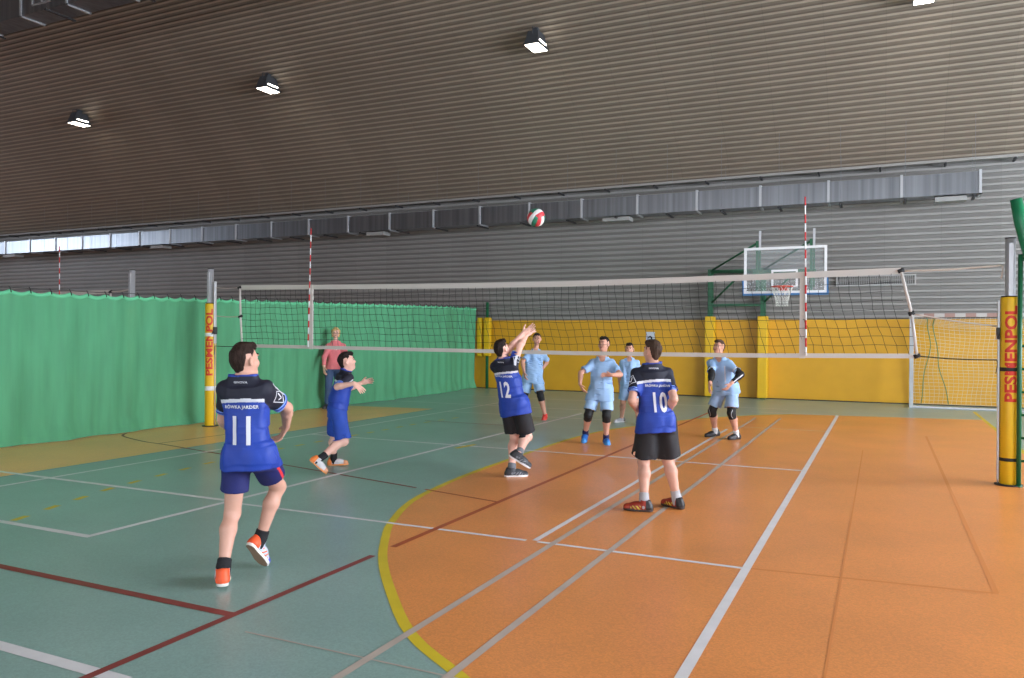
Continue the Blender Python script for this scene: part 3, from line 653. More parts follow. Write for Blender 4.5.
# joints of each person in metres, world axes; R and L are the sides of the body
POSE = {
    'p11': {'H': 1.5, 'paz': -15, 'caz': -22, 'haz': 8, 'hp': 6, 'pel': [-3.498, 3.644, 0.775], 'neck': [-3.509, 3.619, 1.247], 'head': [-3.511, 3.619, 1.339],
        'R': {'hip': [-3.422, 3.665, 0.76], 'sh': [-3.393, 3.666, 1.166], 'el': [-3.413, 3.884, 1.036], 'wr': [-3.524, 4.002, 0.897], 'hand': [-3.573, 4.01, 0.831], 'kn': [-3.521, 3.925, 0.52], 'an': [-3.586, 3.828, 0.18], 'toe': [-3.592, 3.903, 0.025]},
        'L': {'hip': [-3.573, 3.624, 0.76], 'sh': [-3.625, 3.572, 1.166], 'el': [-3.746, 3.678, 0.968], 'wr': [-3.849, 3.84, 0.876], 'hand': [-3.872, 3.916, 0.854], 'kn': [-3.632, 3.646, 0.398], 'an': [-3.55, 3.488, 0.085], 'toe': [-3.667, 3.6, 0.025]}},
    'pb': {'H': 1.4, 'paz': 45, 'caz': 40, 'haz': 48, 'hp': 12, 'pel': [-5.441, 6.995, 0.69], 'neck': [-5.35, 7.04, 1.109], 'head': [-5.345, 7.042, 1.203],
        'R': {'hip': [-5.39, 6.943, 0.676], 'sh': [-5.255, 6.96, 1.034], 'el': [-5.244, 6.739, 0.948], 'wr': [-5.054, 6.78, 0.989], 'hand': [-4.994, 6.796, 0.942], 'kn': [-5.324, 6.961, 0.34], 'an': [-5.458, 6.707, 0.165], 'toe': [-5.397, 6.758, 0.025]},
        'L': {'hip': [-5.493, 7.046, 0.676], 'sh': [-5.444, 7.119, 1.034], 'el': [-5.5, 7.305, 0.896], 'wr': [-5.482, 7.497, 0.944], 'hand': [-5.422, 7.541, 0.964], 'kn': [-5.599, 7.161, 0.37], 'an': [-5.704, 7.274, 0.071], 'toe': [-5.57, 7.351, 0.025]}},
    'p12': {'H': 1.52, 'paz': 10, 'caz': 12, 'haz': 15, 'hp': 22, 'pel': [-3.55, 7.559, 0.785], 'neck': [-3.65, 7.514, 1.256], 'head': [-3.675, 7.503, 1.357],
        'R': {'hip': [-3.472, 7.546, 0.77], 'sh': [-3.526, 7.488, 1.173], 'el': [-3.513, 7.621, 1.394], 'wr': [-3.519, 7.801, 1.513], 'hand': [-3.495, 7.868, 1.557], 'kn': [-3.449, 7.679, 0.423], 'an': [-3.394, 7.346, 0.285], 'toe': [-3.289, 7.398, 0.155]},
        'L': {'hip': [-3.628, 7.573, 0.77], 'sh': [-3.775, 7.541, 1.173], 'el': [-3.626, 7.614, 1.372], 'wr': [-3.525, 7.722, 1.529], 'hand': [-3.466, 7.763, 1.572], 'kn': [-3.594, 7.681, 0.415], 'an': [-3.569, 7.547, 0.077], 'toe': [-3.441, 7.654, 0.025]}},
    'p10': {'H': 1.5, 'paz': -28, 'caz': -25, 'haz': -55, 'hp': 5, 'pel': [-1.759, 6.647, 0.785], 'neck': [-1.802, 6.629, 1.267], 'head': [-1.799, 6.631, 1.37],
        'R': {'hip': [-1.69, 6.684, 0.77], 'sh': [-1.683, 6.685, 1.186], 'el': [-1.594, 6.567, 0.978], 'wr': [-1.683, 6.721, 0.859], 'hand': [-1.755, 6.76, 0.87], 'kn': [-1.704, 6.814, 0.427], 'an': [-1.623, 6.824, 0.076], 'toe': [-1.766, 6.906, 0.025]},
        'L': {'hip': [-1.828, 6.611, 0.77], 'sh': [-1.922, 6.574, 1.186], 'el': [-1.923, 6.447, 0.964], 'wr': [-1.934, 6.634, 0.864], 'hand': [-1.891, 6.704, 0.877], 'kn': [-1.887, 6.689, 0.416], 'an': [-1.849, 6.577, 0.076], 'toe': [-2.013, 6.555, 0.025]}},
    'A': {'H': 1.55, 'paz': 160, 'caz': 162, 'haz': 155, 'hp': 0, 'pel': [-5.744, 13.012, 0.79], 'neck': [-5.691, 13.04, 1.26], 'head': [-5.676, 13.048, 1.441],
        'R': {'hip': [-5.82, 12.984, 0.775], 'sh': [-5.821, 12.997, 1.176], 'el': [-5.837, 12.774, 1.037], 'wr': [-5.756, 12.664, 0.865], 'hand': [-5.739, 12.667, 0.781], 'kn': [-5.865, 12.93, 0.401], 'an': [-5.978, 13.076, 0.078], 'toe': [-5.934, 12.911, 0.025]},
        'L': {'hip': [-5.669, 13.04, 0.775], 'sh': [-5.561, 13.082, 1.176], 'el': [-5.582, 13.299, 1.028], 'wr': [-5.567, 13.1, 0.934], 'hand': [-5.607, 13.034, 0.899], 'kn': [-5.548, 12.93, 0.432], 'an': [-5.505, 13.039, 0.078], 'toe': [-5.461, 12.875, 0.025]}},
    'B': {'H': 1.49, 'paz': 165, 'caz': 165, 'haz': 195, 'hp': 6, 'pel': [-3.561, 10.438, 0.765], 'neck': [-3.546, 10.447, 1.216], 'head': [-3.528, 10.456, 1.39],
        'R': {'hip': [-3.636, 10.418, 0.75], 'sh': [-3.673, 10.413, 1.135], 'el': [-3.789, 10.237, 0.994], 'wr': [-3.744, 10.088, 0.851], 'hand': [-3.708, 10.096, 0.778], 'kn': [-3.695, 10.293, 0.412], 'an': [-3.807, 10.483, 0.13], 'toe': [-3.788, 10.349, 0.025]},
        'L': {'hip': [-3.486, 10.458, 0.75], 'sh': [-3.419, 10.481, 1.135], 'el': [-3.258, 10.359, 0.982], 'wr': [-3.318, 10.156, 0.983], 'hand': [-3.395, 10.13, 0.988], 'kn': [-3.447, 10.344, 0.406], 'an': [-3.495, 10.473, 0.076], 'toe': [-3.413, 10.331, 0.025]}},
    'C': {'H': 1.41, 'paz': 165, 'caz': 165, 'haz': 168, 'hp': 0, 'pel': [-3.936, 13.069, 0.725], 'neck': [-3.947, 13.066, 1.127], 'head': [-3.949, 13.066, 1.285],
        'R': {'hip': [-4.007, 13.05, 0.711], 'sh': [-4.067, 13.034, 1.051], 'el': [-4.151, 13.138, 0.852], 'wr': [-4.136, 13.13, 0.652], 'hand': [-4.133, 13.125, 0.575], 'kn': [-4.061, 13.088, 0.372], 'an': [-4.133, 13.227, 0.072], 'toe': [-4.222, 13.099, 0.025]},
        'L': {'hip': [-3.865, 13.088, 0.711], 'sh': [-3.828, 13.098, 1.051], 'el': [-3.797, 13.257, 0.873], 'wr': [-3.793, 13.245, 0.674], 'hand': [-3.8, 13.237, 0.597], 'kn': [-3.796, 13.004, 0.383], 'an': [-3.81, 13.136, 0.072], 'toe': [-3.757, 12.99, 0.025]}},
    'D': {'H': 1.5, 'paz': 185, 'caz': 182, 'haz': 215, 'hp': 8, 'pel': [-2.084, 11.827, 0.765], 'neck': [-2.158, 11.628, 1.206], 'head': [-2.166, 11.625, 1.354],
        'R': {'hip': [-2.161, 11.834, 0.75], 'sh': [-2.29, 11.632, 1.125], 'el': [-2.233, 11.443, 0.964], 'wr': [-2.223, 11.273, 0.837], 'hand': [-2.22, 11.226, 0.769], 'kn': [-2.294, 11.812, 0.408], 'an': [-2.282, 11.98, 0.09], 'toe': [-2.404, 11.877, 0.025]},
        'L': {'hip': [-2.006, 11.82, 0.75], 'sh': [-2.026, 11.623, 1.125], 'el': [-1.839, 11.546, 0.971], 'wr': [-1.957, 11.42, 0.845], 'hand': [-2.006, 11.407, 0.78], 'kn': [-1.998, 11.711, 0.399], 'an': [-1.947, 11.86, 0.076], 'toe': [-2.029, 11.718, 0.025]}},
    'W': {'H': 1.68, 'paz': 142, 'caz': 142, 'haz': 142, 'hp': 0, 'pel': [-10.162, 12.975, 0.875], 'neck': [-10.144, 12.986, 1.367], 'head': [-10.145, 12.986, 1.541],
        'R': {'hip': [-10.231, 12.921, 0.858], 'sh': [-10.26, 12.895, 1.276], 'el': [-10.207, 12.711, 1.064], 'wr': [-10.141, 12.614, 0.857], 'hand': [-10.121, 12.6, 0.768], 'kn': [-10.186, 12.814, 0.463], 'an': [-10.292, 12.904, 0.085], 'toe': [-10.244, 12.727, 0.025]},
        'L': {'hip': [-10.094, 13.029, 0.858], 'sh': [-10.027, 13.077, 1.276], 'el': [-9.851, 12.977, 1.075], 'wr': [-9.794, 12.904, 0.855], 'hand': [-9.773, 12.861, 0.776], 'kn': [-10.027, 12.913, 0.469], 'an': [-10.098, 13.013, 0.085], 'toe': [-9.957, 12.894, 0.025]}},
}
# ------------------------------------------------------------------ people: bodies and clothes grown as smooth implicit surfaces
def A(v): return np.array(v, dtype=np.float32)
def nrm(v): v = np.asarray(v, dtype=np.float64); return v / max(np.linalg.norm(v), 1e-9)

class Field:
    """signed-distance grid; blobs are merged with a smooth minimum, then meshed with surface nets"""
    def __init__(s, lo, hi, vox):
        s.vox = vox; s.lo = np.floor(np.array(lo) / vox) * vox
        s.n = (np.ceil((np.array(hi) - s.lo) / vox) + 1).astype(int)
        s.F = np.full(tuple(s.n), .12, dtype=np.float32)
    def sub(s, lo, hi, pad):
        a = np.clip(np.floor((np.array(lo) - pad - s.lo) / s.vox).astype(int), 0, s.n); b = np.clip(np.ceil((np.array(hi) + pad - s.lo) / s.vox).astype(int) + 1, 0, s.n)
        sl = tuple(slice(int(x), int(y)) for x, y in zip(a, b))
        g = [(s.lo[i] + np.arange(a[i], b[i]) * s.vox).astype(np.float32) for i in range(3)]
        return sl, g[0][:, None, None], g[1][None, :, None], g[2][None, None, :]
    def merge(s, lo, hi, fn, k=.01, mode='add'):
        sl, x, y, z = s.sub(lo, hi, max(.02, k * 1.2))
        if 0 in s.F[sl].shape: return
        d = fn(x, y, z).astype(np.float32); a = s.F[sl]
        if mode == 'add':
            if k > 0:
                h = np.clip(.5 + .5 * (a - d) / k, 0, 1); s.F[sl] = a * (1 - h) + d * h - k * h * (1 - h)
            else: s.F[sl] = np.minimum(a, d)
        elif mode == 'cut':                                  # take away the region where d < 0
            if k > 0:
                h = np.clip(.5 - .5 * (a + d) / k, 0, 1); s.F[sl] = a * (1 - h) + (-d) * h + k * h * (1 - h)
            else: s.F[sl] = np.maximum(a, -d)
    # --- primitives
    def cone(s, a, b, r1, r2, k=.01, mode='add', flat=(False, False), sq=None):
        """tapered limb; flat=(start,end) cuts the ends square; sq=(axis, factor) flattens along an axis"""
        a = np.asarray(a, float); b = np.asarray(b, float); ab = b - a; L = np.linalg.norm(ab); t_ = ab / L
        R = max(r1, r2) * (1 if sq is None else max(1, sq[1])); lo = np.minimum(a, b) - R; hi = np.maximum(a, b) + R
        def fn(x, y, z):
            px, py, pz = x - a[0], y - a[1], z - a[2]
            h = px * t_[0] + py * t_[1] + pz * t_[2]
            c = np.clip(h / L, 0, 1); q = c * L
            dx, dy, dz = px - q * t_[0], py - q * t_[1], pz - q * t_[2]
            if sq is not None:
                ax_, f_ = sq; e = dx * ax_[0] + dy * ax_[1] + dz * ax_[2]; g = (1 / f_ - 1) * e
                dx, dy, dz = dx + g * ax_[0], dy + g * ax_[1], dz + g * ax_[2]
            d = np.sqrt(dx * dx + dy * dy + dz * dz) - (r1 + (r2 - r1) * c)
            if flat[0]: d = np.maximum(d, -h)
            if flat[1]: d = np.maximum(d, h - L)
            return d
        s.merge(lo, hi, fn, k, mode)
    def ell(s, c, axes, r, k=.01, mode='add', keep=None):
        """ellipsoid with axes (3 unit vectors) and radii; keep(u,v,w) optional extra field to intersect with"""
        c = np.asarray(c, float); Rm = np.array(axes, float); R = max(r)
        def fn(x, y, z):
            px, py, pz = x - c[0], y - c[1], z - c[2]
            q = [px * Rm[i][0] + py * Rm[i][1] + pz * Rm[i][2] for i in range(3)]
            k0 = np.sqrt(sum((q[i] / r[i]) ** 2 for i in range(3))); k1 = np.sqrt(sum((q[i] / r[i] ** 2) ** 2 for i in range(3)))
            d = k0 * (k0 - 1) / np.maximum(k1, 1e-6)
            if keep is not None: d = np.maximum(d, keep(*q))
            return d
        s.merge(c - R, c + R, fn, k, mode)
    def loft(s, secs, k=.01, mode='add', power=2.4, flat=True):
        """stack of elliptical sections (centre, right axis, half width, half depth)"""
        for i in range(len(secs) - 1):
            (c0, R0, w0, d0), (c1, R1, w1, d1) = secs[i], secs[i + 1]
            c0 = np.asarray(c0, float); c1 = np.asarray(c1, float); ab = c1 - c0; L = np.linalg.norm(ab); t_ = ab / L
            Rm = nrm((np.asarray(R0) + np.asarray(R1)) / 2); Rm = nrm(Rm - t_ * Rm.dot(t_)); Fm = np.cross(t_, Rm)
            R = max(w0, w1, d0, d1); lo = np.minimum(c0, c1) - R; hi = np.maximum(c0, c1) + R
            def fn(x, y, z):
                px, py, pz = x - c0[0], y - c0[1], z - c0[2]
                h = px * t_[0] + py * t_[1] + pz * t_[2]; c = np.clip(h / L, 0, 1)
                u = px * Rm[0] + py * Rm[1] + pz * Rm[2]; v = px * Fm[0] + py * Fm[1] + pz * Fm[2]
                w = w0 + (w1 - w0) * c; dd = d0 + (d1 - d0) * c
                q = (np.abs(u / w) ** power + np.abs(v / dd) ** power) ** (1 / power)
                d = (q - 1) * np.minimum(w, dd)
                return np.maximum(d, np.maximum(-h, h - L) if flat else np.maximum(-h - .03, h - L - .03))
            s.merge(lo, hi, fn, k if i else k, mode)
    def noise(s, amp, freq, seed, axis_scale=(1, 1, 1)):
        rng = np.random.RandomState(seed)
        x = (s.lo[0] + np.arange(s.n[0]) * s.vox).astype(np.float32)[:, None, None]; y = (s.lo[1] + np.arange(s.n[1]) * s.vox).astype(np.float32)[None, :, None]; z = (s.lo[2] + np.arange(s.n[2]) * s.vox).astype(np.float32)[None, None, :]
        tot = 0
        for _ in range(5):
            d = rng.normal(size=3); d = d / np.linalg.norm(d) * np.array(axis_scale) * freq * rng.uniform(.6, 1.5)
            tot = tot + np.sin(x * d[0] + y * d[1] + z * d[2] + rng.uniform(0, 6.3))
        s.F += (amp / 2.2 * tot).astype(np.float32)
    def mesh(s, relax=1):
        F = s.F; sg = F < 0
        n0, n1, n2 = F.shape
        cnt = np.zeros((n0 - 1, n1 - 1, n2 - 1), dtype=np.int8)
        for i in (0, 1):
            for j in (0, 1):
                for k in (0, 1): cnt += sg[i:n0 - 1 + i, j:n1 - 1 + j, k:n2 - 1 + k]
        act = (cnt > 0) & (cnt < 8); idx = np.argwhere(act)
        lut = np.full(act.shape, -1, dtype=np.int32); lut[act] = np.arange(len(idx))
        acc = np.zeros((len(idx), 3)); num = np.zeros(len(idx))
        I, J, K = idx[:, 0], idx[:, 1], idx[:, 2]
        for ax_ in range(3):
            for a in (0, 1):
                for b in (0, 1):
                    o = [0, 0, 0]; oth = [q for q in range(3) if q != ax_]; o[oth[0]] = a; o[oth[1]] = b
                    p0 = F[I + o[0], J + o[1], K + o[2]]; e = [0, 0, 0]; e[ax_] = 1
                    p1 = F[I + o[0] + e[0], J + o[1] + e[1], K + o[2] + e[2]]
                    cr = (p0 < 0) != (p1 < 0); t = np.where(cr, p0 / np.where(cr, p0 - p1, 1), 0)
                    pos = np.zeros((len(idx), 3)); pos[:, 0] = o[0]; pos[:, 1] = o[1]; pos[:, 2] = o[2]; pos[:, ax_] += t
                    acc += pos * cr[:, None]; num += cr
        Vv = (idx + acc / np.maximum(num, 1)[:, None]) * s.vox + s.lo
        quads = []
        for ax_ in range(3):
            sh = [slice(0, n0), slice(0, n1), slice(0, n2)]; sh2 = list(sh); sh[ax_] = slice(0, F.shape[ax_] - 1); sh2[ax_] = slice(1, F.shape[ax_])
            e = np.argwhere(sg[tuple(sh)] != sg[tuple(sh2)]); b_, c_ = [(1, 2), (2, 0), (0, 1)][ax_]
            e = e[(e[:, b_] > 0) & (e[:, c_] > 0) & (e[:, b_] < F.shape[b_] - 1) & (e[:, c_] < F.shape[c_] - 1)]
            ins = sg[e[:, 0], e[:, 1], e[:, 2]]
            def L_(db, dc): q = e.copy(); q[:, b_] -= db; q[:, c_] -= dc; return lut[q[:, 0], q[:, 1], q[:, 2]]
            Q = np.stack([L_(1, 1), L_(0, 1), L_(0, 0), L_(1, 0)], 1)
            Q[~ins] = Q[~ins][:, ::-1]; quads.append(Q)
        Q = np.concatenate(quads) if quads else np.zeros((0, 4), int)
        Q = Q[(Q >= 0).all(1)]
        for _ in range(relax):
            S = np.zeros_like(Vv); C_ = np.zeros(len(Vv))
            for a in range(4):
                np.add.at(S, Q[:, a], Vv[Q[:, (a + 1) % 4]] + Vv[Q[:, (a + 3) % 4]]); np.add.at(C_, Q[:, a], 2)
            Vv = Vv * .5 + .5 * S / np.maximum(C_, 1)[:, None]
        return Vv, Q

def put_mesh(name, Vv, Q, mats, parent, off, matfn=None, extra=None):
    """link a quad mesh; matfn(centres) -> slot per face; extra = list of (verts, faces, slot) islands such as eyes"""
    nv, nq = len(Vv), len(Q)
    me = bpy.data.meshes.new(name)
    me.vertices.add(nv); me.vertices.foreach_set('co', (Vv - np.array(off)).astype(np.float32).ravel())
    me.loops.add(nq * 4); me.loops.foreach_set('vertex_index', Q.astype(np.int32).ravel())
    me.polygons.add(nq); me.polygons.foreach_set('loop_start', np.arange(nq, dtype=np.int32) * 4)
    try: me.polygons.foreach_set('loop_total', np.full(nq, 4, dtype=np.int32))
    except Exception: pass
    for m in mats: me.materials.append(m)
    me.polygons.foreach_set('use_smooth', np.ones(nq, dtype=bool))
    if matfn is not None: me.polygons.foreach_set('material_index', matfn(Vv[Q].mean(1)).astype(np.int32))
    me.update(calc_edges=True); me.validate()
    if extra:
        bm = bmesh.new(); bm.from_mesh(me)
        for vs, fs, slot in extra:
            nb = [bm.verts.new(V(v) - V(off)) for v in vs]
            for f in fs:
                ff = bm.faces.new([nb[i] for i in f]); ff.material_index = slot; ff.smooth = True
        bm.to_mesh(me); bm.free()
    o = bpy.data.objects.new(name, me); COL.objects.link(o); o.parent = parent
    return o

def uv_ball(c, r, axes, n=10):
    vs, fs = [], []
    for i in range(n + 1):
        th = PI * i / n
        for j in range(2 * n):
            ph = PI * j / n; q = (math.sin(th) * math.cos(ph), math.cos(th), math.sin(th) * math.sin(ph))
            vs.append(tuple(c[k] + sum(q[a] * axes[a][k] * r for a in range(3)) for k in range(3)))
    for i in range(n):
        for j in range(2 * n):
            a, b, c_, d = i * 2 * n + j, i * 2 * n + (j + 1) % (2 * n), (i + 1) * 2 * n + (j + 1) % (2 * n), (i + 1) * 2 * n + j
            if i == 0: fs.append((a, c_, d))
            elif i == n - 1: fs.append((a, b, d))
            else: fs.append((a, b, c_, d))
    # drop the coincident pole rings to single fans
    return vs, fs

def axR(az): a = math.radians(az); return np.array([math.cos(a), -math.sin(a), 0.])
def axF(az): a = math.radians(az); return np.array([math.sin(a), math.cos(a), 0.])
UP = np.array([0., 0., 1.])

def M_skin(n, rgb): return mat('skin_' + n, rgb, .5, vary=.05, vscale=14, spec=.4)
M_LIP = mat('lips', (176, 104, 96), .5); M_EYE = mat('eye_white', (196, 190, 184), .3); M_IRIS = mat('iris_dark', (46, 34, 28), .25)

def person(name_label, J, st):
    """J: joints in metres (world); st: style. Builds Empty > body, hair, clothes"""
    H = J['H']; s = H / 1.5; vox = st.get('vox', .005)
    j = {k: np.array(v, float) for k, v in J.items() if isinstance(v, list)}
    side = {q: {k: np.array(v, float) for k, v in J[q].items()} for q in 'RL'}
    joints = list(j.values()) + [v for q in 'RL' for v in side[q].values()]
    base = (float(j['pel'][0]), float(j['pel'][1]), 0.)
    root = empty('person', base); tag(root, name_label, st.get('cat', 'person'), st.get('group'))
    caz, paz, haz = J['caz'], J['paz'], J['haz']
    cR, cF, pR, pF = axR(caz), axF(caz), axR(paz), axF(paz)
    tor = nrm(j['neck'] - j['pel'])
    lo = np.min(joints, 0) - .22; hi = np.max(joints, 0) + .22; lo[2] = max(lo[2], -.03)
    hem = j['pel'] - UP * st['hem'] + pR * st.get('hemx', 0)
    # head frame
    hp = math.radians(J['hp']); hF = axF(haz) * math.cos(hp) + UP * math.sin(hp); hR = axR(haz); hU = np.cross(hR, hF)
    hs = st.get('hs', .92) * (.97 if s < 1.03 else 1.0)
    def HP(r, f, u): return j['head'] + (hR * r + hF * f + hU * (u)) * hs
    axes = (hR, hF, hU)
    # ---------------- body
    B = Field(lo, hi, vox)
    B.ell(HP(0, -.008, .028), axes, [.074 * hs, .092 * hs, .086 * hs], .01)
    B.ell(HP(0, .022, -.035), axes, [.060 * hs, .066 * hs, .072 * hs], .03)
    B.ell(HP(0, .058, -.083), axes, [.026 * hs, .022 * hs, .020 * hs], .03)
    for sg in (-1, 1):
        B.ell(HP(sg * .036, .060, -.022), axes, [.026 * hs, .024 * hs, .024 * hs], .02)
        B.ell(HP(sg * .031, .096, .016), axes, [.018 * hs, .014 * hs, .012 * hs], .012, 'cut')
        B.ell(HP(sg * .030, .080, .032), axes, [.024 * hs, .010 * hs, .007 * hs], .008)
        B.ell(HP(sg * .079, -.008, -.002), (nrm(hR * 1. + hF * .40 * sg), nrm(hF - hR * .40 * sg), hU), [.010 * hs, .020 * hs, .031 * hs], .006)
        B.ell(HP(sg * .090, .000, -.002), axes, [.007 * hs, .010 * hs, .016 * hs], .004, 'cut')
    B.cone(HP(0, .082, .018), HP(0, .096, -.018), .0075 * hs, .0115 * hs, .008)
    for sg in (-1, 1): B.ell(HP(sg * .010, .088, -.021), axes, [.008 * hs, .008 * hs, .007 * hs], .006)
    B.ell(HP(0, .080, -.046), axes, [.021 * hs, .011 * hs, .0065 * hs], .006); B.ell(HP(0, .079, -.056), axes, [.018 * hs, .011 * hs, .0065 * hs], .006)
    B.cone(j['neck'] - tor * .03, HP(0, -.020, -.05), .042 * s, .041 * s, .018)
    fat = st.get('fat', 1.)
    # trunk (under the clothes)
    B.loft([(j['pel'] - UP * .06, pR, .122 * s, .085 * s), (j['pel'] + tor * .02, pR, .124 * s * fat, .092 * s), (j['pel'] + (j['neck'] - j['pel']) * .45, cR, .108 * s * fat, .082 * s), (j['pel'] + (j['neck'] - j['pel']) * .78, cR, .112 * s, .085 * s), (j['neck'] - tor * .02, cR, .075 * s, .055 * s)], .03, flat=False)
    limb = {}
    for sd, sgn in (('R', 1), ('L', -1)):
        sh, el, wr, hd = [side[sd][k] for k in ('sh', 'el', 'wr', 'hand')]
        B.cone(j['neck'] - tor * .06, sh, .04 * s, .042 * s, .03)
        am = st.get('arm', 1.)
        B.cone(sh, el, .040 * s * am, .034 * s * am, .015)
        hipj, kn, an = [side[sd][k] for k in ('hip', 'kn', 'an')]
        lg = st.get('leg', 1.)
        B.cone(hipj, kn, .076 * s * lg, .053 * s * lg, .03)
        kd = nrm(np.cross(np.cross(an - kn, pF), an - kn)) if abs(nrm(an - kn).dot(pF)) < .95 else pF
        B.ell(kn + kd * .008, (nrm(np.cross(kd, an - kn)), kd, nrm(an - kn)), [.045 * s * lg, .048 * s * lg, .055 * s * lg], .02)
        cm = kn + (an - kn) * .30 - kd * .016 * s
        B.cone(kn, cm, .046 * s * lg, .053 * s * lg, .02); B.cone(cm, an + (kn - an) * .12, .053 * s * lg, .033 * s * lg, .02); B.cone(an + (kn - an) * .12, an, .033 * s * lg, .036 * s * lg, .012)
        # foot frame
        toe = side[sd]['toe']; v = toe - an; Lf = np.linalg.norm(v); hor = nrm([v[0], v[1], 0]); pt = math.asin(min(.98, -v[2] / Lf)) - math.asin(min(.9, .05 / (.115 * H)))
        pt = max(-.1, pt)
        fF = hor * math.cos(pt) - UP * math.sin(pt); fU = hor * math.sin(pt) + UP * math.cos(pt); fR = np.cross(fF, fU)
        limb[sd] = (sh, el, wr, hd, hipj, kn, an, kd, fF, fU, fR)
        B.cone(an - fU * .035 * s - fF * .02, an - fU * .045 * s + fF * .10 * s, .03 * s, .026 * s, .015)
    covered = B.F.copy()                                     # the part of the body that clothes may lie on
    for sd, sgn in (('R', 1), ('L', -1)):
        sh, el, wr, hd = limb[sd][:4]; am = st.get('arm', 1.)
        mid = el + (wr - el) * .25
        B.cone(el, mid, .035 * s * am, .037 * s * am, .015); B.cone(mid, wr, .037 * s * am, .0235 * s * am, .012, sq=None)
        # hand: palm, four fingers, thumb
        d = nrm(hd - wr); inward = -sgn * cR
        t0 = cF * .6 + UP * (.75 if abs(d[2]) < .75 else .0) + inward * .35; t0 = nrm(t0 - d * t0.dot(d)); n0 = np.cross(d, t0)
        if n0.dot(inward - UP * .5) < 0: n0 = -n0
        hz = s * 1.02
        B.ell(wr + d * .045 * hz, (t0, n0, d), [.035 * hz, .0145 * hz, .048 * hz], .012)
        B.cone(wr, wr + d * .03, .022 * s, .022 * s, .012, sq=(n0, .75))
        curl = st.get('curl', .55)
        for q, (o_, L1, sp) in enumerate(((.027, .066, .10), (.009, .074, .02), (-.009, .069, -.05), (-.026, .054, -.14))):
            p0 = wr + d * .082 * hz + t0 * o_ * hz; d1 = nrm(d + t0 * sp + n0 * curl * (.5 + .08 * q)); p1 = p0 + d1 * L1 * .5 * hz
            d2 = nrm(d1 + n0 * curl * 1.1); p2 = p1 + d2 * L1 * .5 * hz
            B.cone(p0, p1, .0085 * hz, .0078 * hz, .003); B.cone(p1, p2, .0078 * hz, .0065 * hz, .003)
        p0 = wr + d * .022 * hz + t0 * .026 * hz; d1 = nrm(d * .75 + t0 * .75 + n0 * .25); p1 = p0 + d1 * .036 * hz; d2 = nrm(d1 + d * .5 + n0 * .2); p2 = p1 + d2 * .028 * hz
        B.cone(p0, p1, .0115 * hz, .0095 * hz, .008); B.cone(p1, p2, .0095 * hz, .0075 * hz, .003)
    Vv, Q = B.mesh()
    skin = M_skin(st['skin'][0], st['skin'][1])
    def bm_fn(c):
        q = c - j['head']; r = q @ hR / hs; f = q @ hF / hs; u = q @ hU / hs
        return np.where((f > .078) & (np.abs(r) < .023) & (u < -.041) & (u > -.062), 1, 0)
    extra = []
    for sg in (-1, 1):
        c = HP(sg * .031, .0725, .016)
        vs, fs = uv_ball(c, .0112 * hs, (hR, hF, hU)); n = 10
        # slots: pole on +forward axis is the iris
        f1 = [f for i, f in enumerate(fs) if i >= 3 * 2 * n]; f0 = [f for i, f in enumerate(fs) if i < 3 * 2 * n]
        extra.append((vs, f0 + [], 3)); extra.append((vs, f1, 2))
        br = Field(HP(sg * .03, .085, .04) - .04, HP(sg * .03, .085, .04) + .04, .003)
        br.cone(HP(sg * .014, .090, .037), HP(sg * .034, .088, .042), .0035, .0035, .002); br.cone(HP(sg * .034, .088, .042), HP(sg * .052, .074, .036), .0035, .002, .002)
        bv, bq = br.mesh(0); extra.append((bv, [tuple(int(a) for a in f) for f in bq], 4))
    hairm = mat('hair_' + st['hair'][0], st['hair'][1], .7, spec=.2, vary=.35, vscale=60, bump=.5, bscale=160, stretch=(1, 1, .35))
    put_mesh('body', Vv, Q, [skin, M_LIP, M_EYE, M_IRIS, hairm], root, base, bm_fn, extra)
    # ---------------- hair
    h = Field(j['head'] - .19, j['head'] + .19, .004)
    hl = st.get('hairlen', 0.)
    def keep(q0, q1, q2):                                    # hairline: high at the brow, down past the ears, low at the nape
        f = q1 / hs; u = (q2) / hs
        line = np.where(f > .045, .050 + hl * 0, np.where(f > .022, .012 + (f - .022) / .023 * .028, np.where(f > .012, .012 - (.022 - f) / .010 * .022, np.where(f > -.030, .024, np.where(f > -.042, .024 - (-.030 - f) / .012 * .072, -.048 - np.clip(-.042 - f, 0, .05) * .85)))))
        line = line - hl * (f < .035)
        return (line - u) * .7 * hs
    th = st.get('hairth', .010)
    h.ell(HP(0, -.010, .030), axes, [(.074 + th * .62) * hs, (.092 + th) * hs, (.085 + th * 1.4) * hs], .0, keep=keep)
    if st.get('quiff', 1):
        h.ell(HP(.0, .062, .092), axes, [.050 * hs, .034 * hs, .024 * hs], .018); h.ell(HP(0, .01, .108), axes, [.055 * hs, .06 * hs, .018 * hs], .02)
    if st.get('hair_drop'):                                  # hair hanging beside the face and behind
        for sg in (-1, 1): h.cone(HP(sg * .076, -.005, .05), HP(sg * .070, .012, -.075), .026 * hs, .018 * hs, .02)
        h.ell(HP(0, -.055, -.01), axes, [.080 * hs, .055 * hs, .090 * hs], .03); h.cone(HP(-.05, .072, .085), HP(.06, .066, .055), .016, .014, .015)
    h.ell(HP(0, -.052, -.030), axes, [.047 * hs, .038 * hs, .050 * hs], .02, keep=lambda a, b_, c_: (-.046 * hs - c_))
    h.noise(.0022, 190, 3, (1, 1, .5))
    hv, hq = h.mesh(1); put_mesh('hair', hv, hq, [hairm], root, base)
    # ---------------- shorts or jeans
    sn, scol, frac, rad_h = st['shorts']
    T = Field(np.minimum(lo, lo), hi, vox)
    wst = j['pel'] + tor * .07
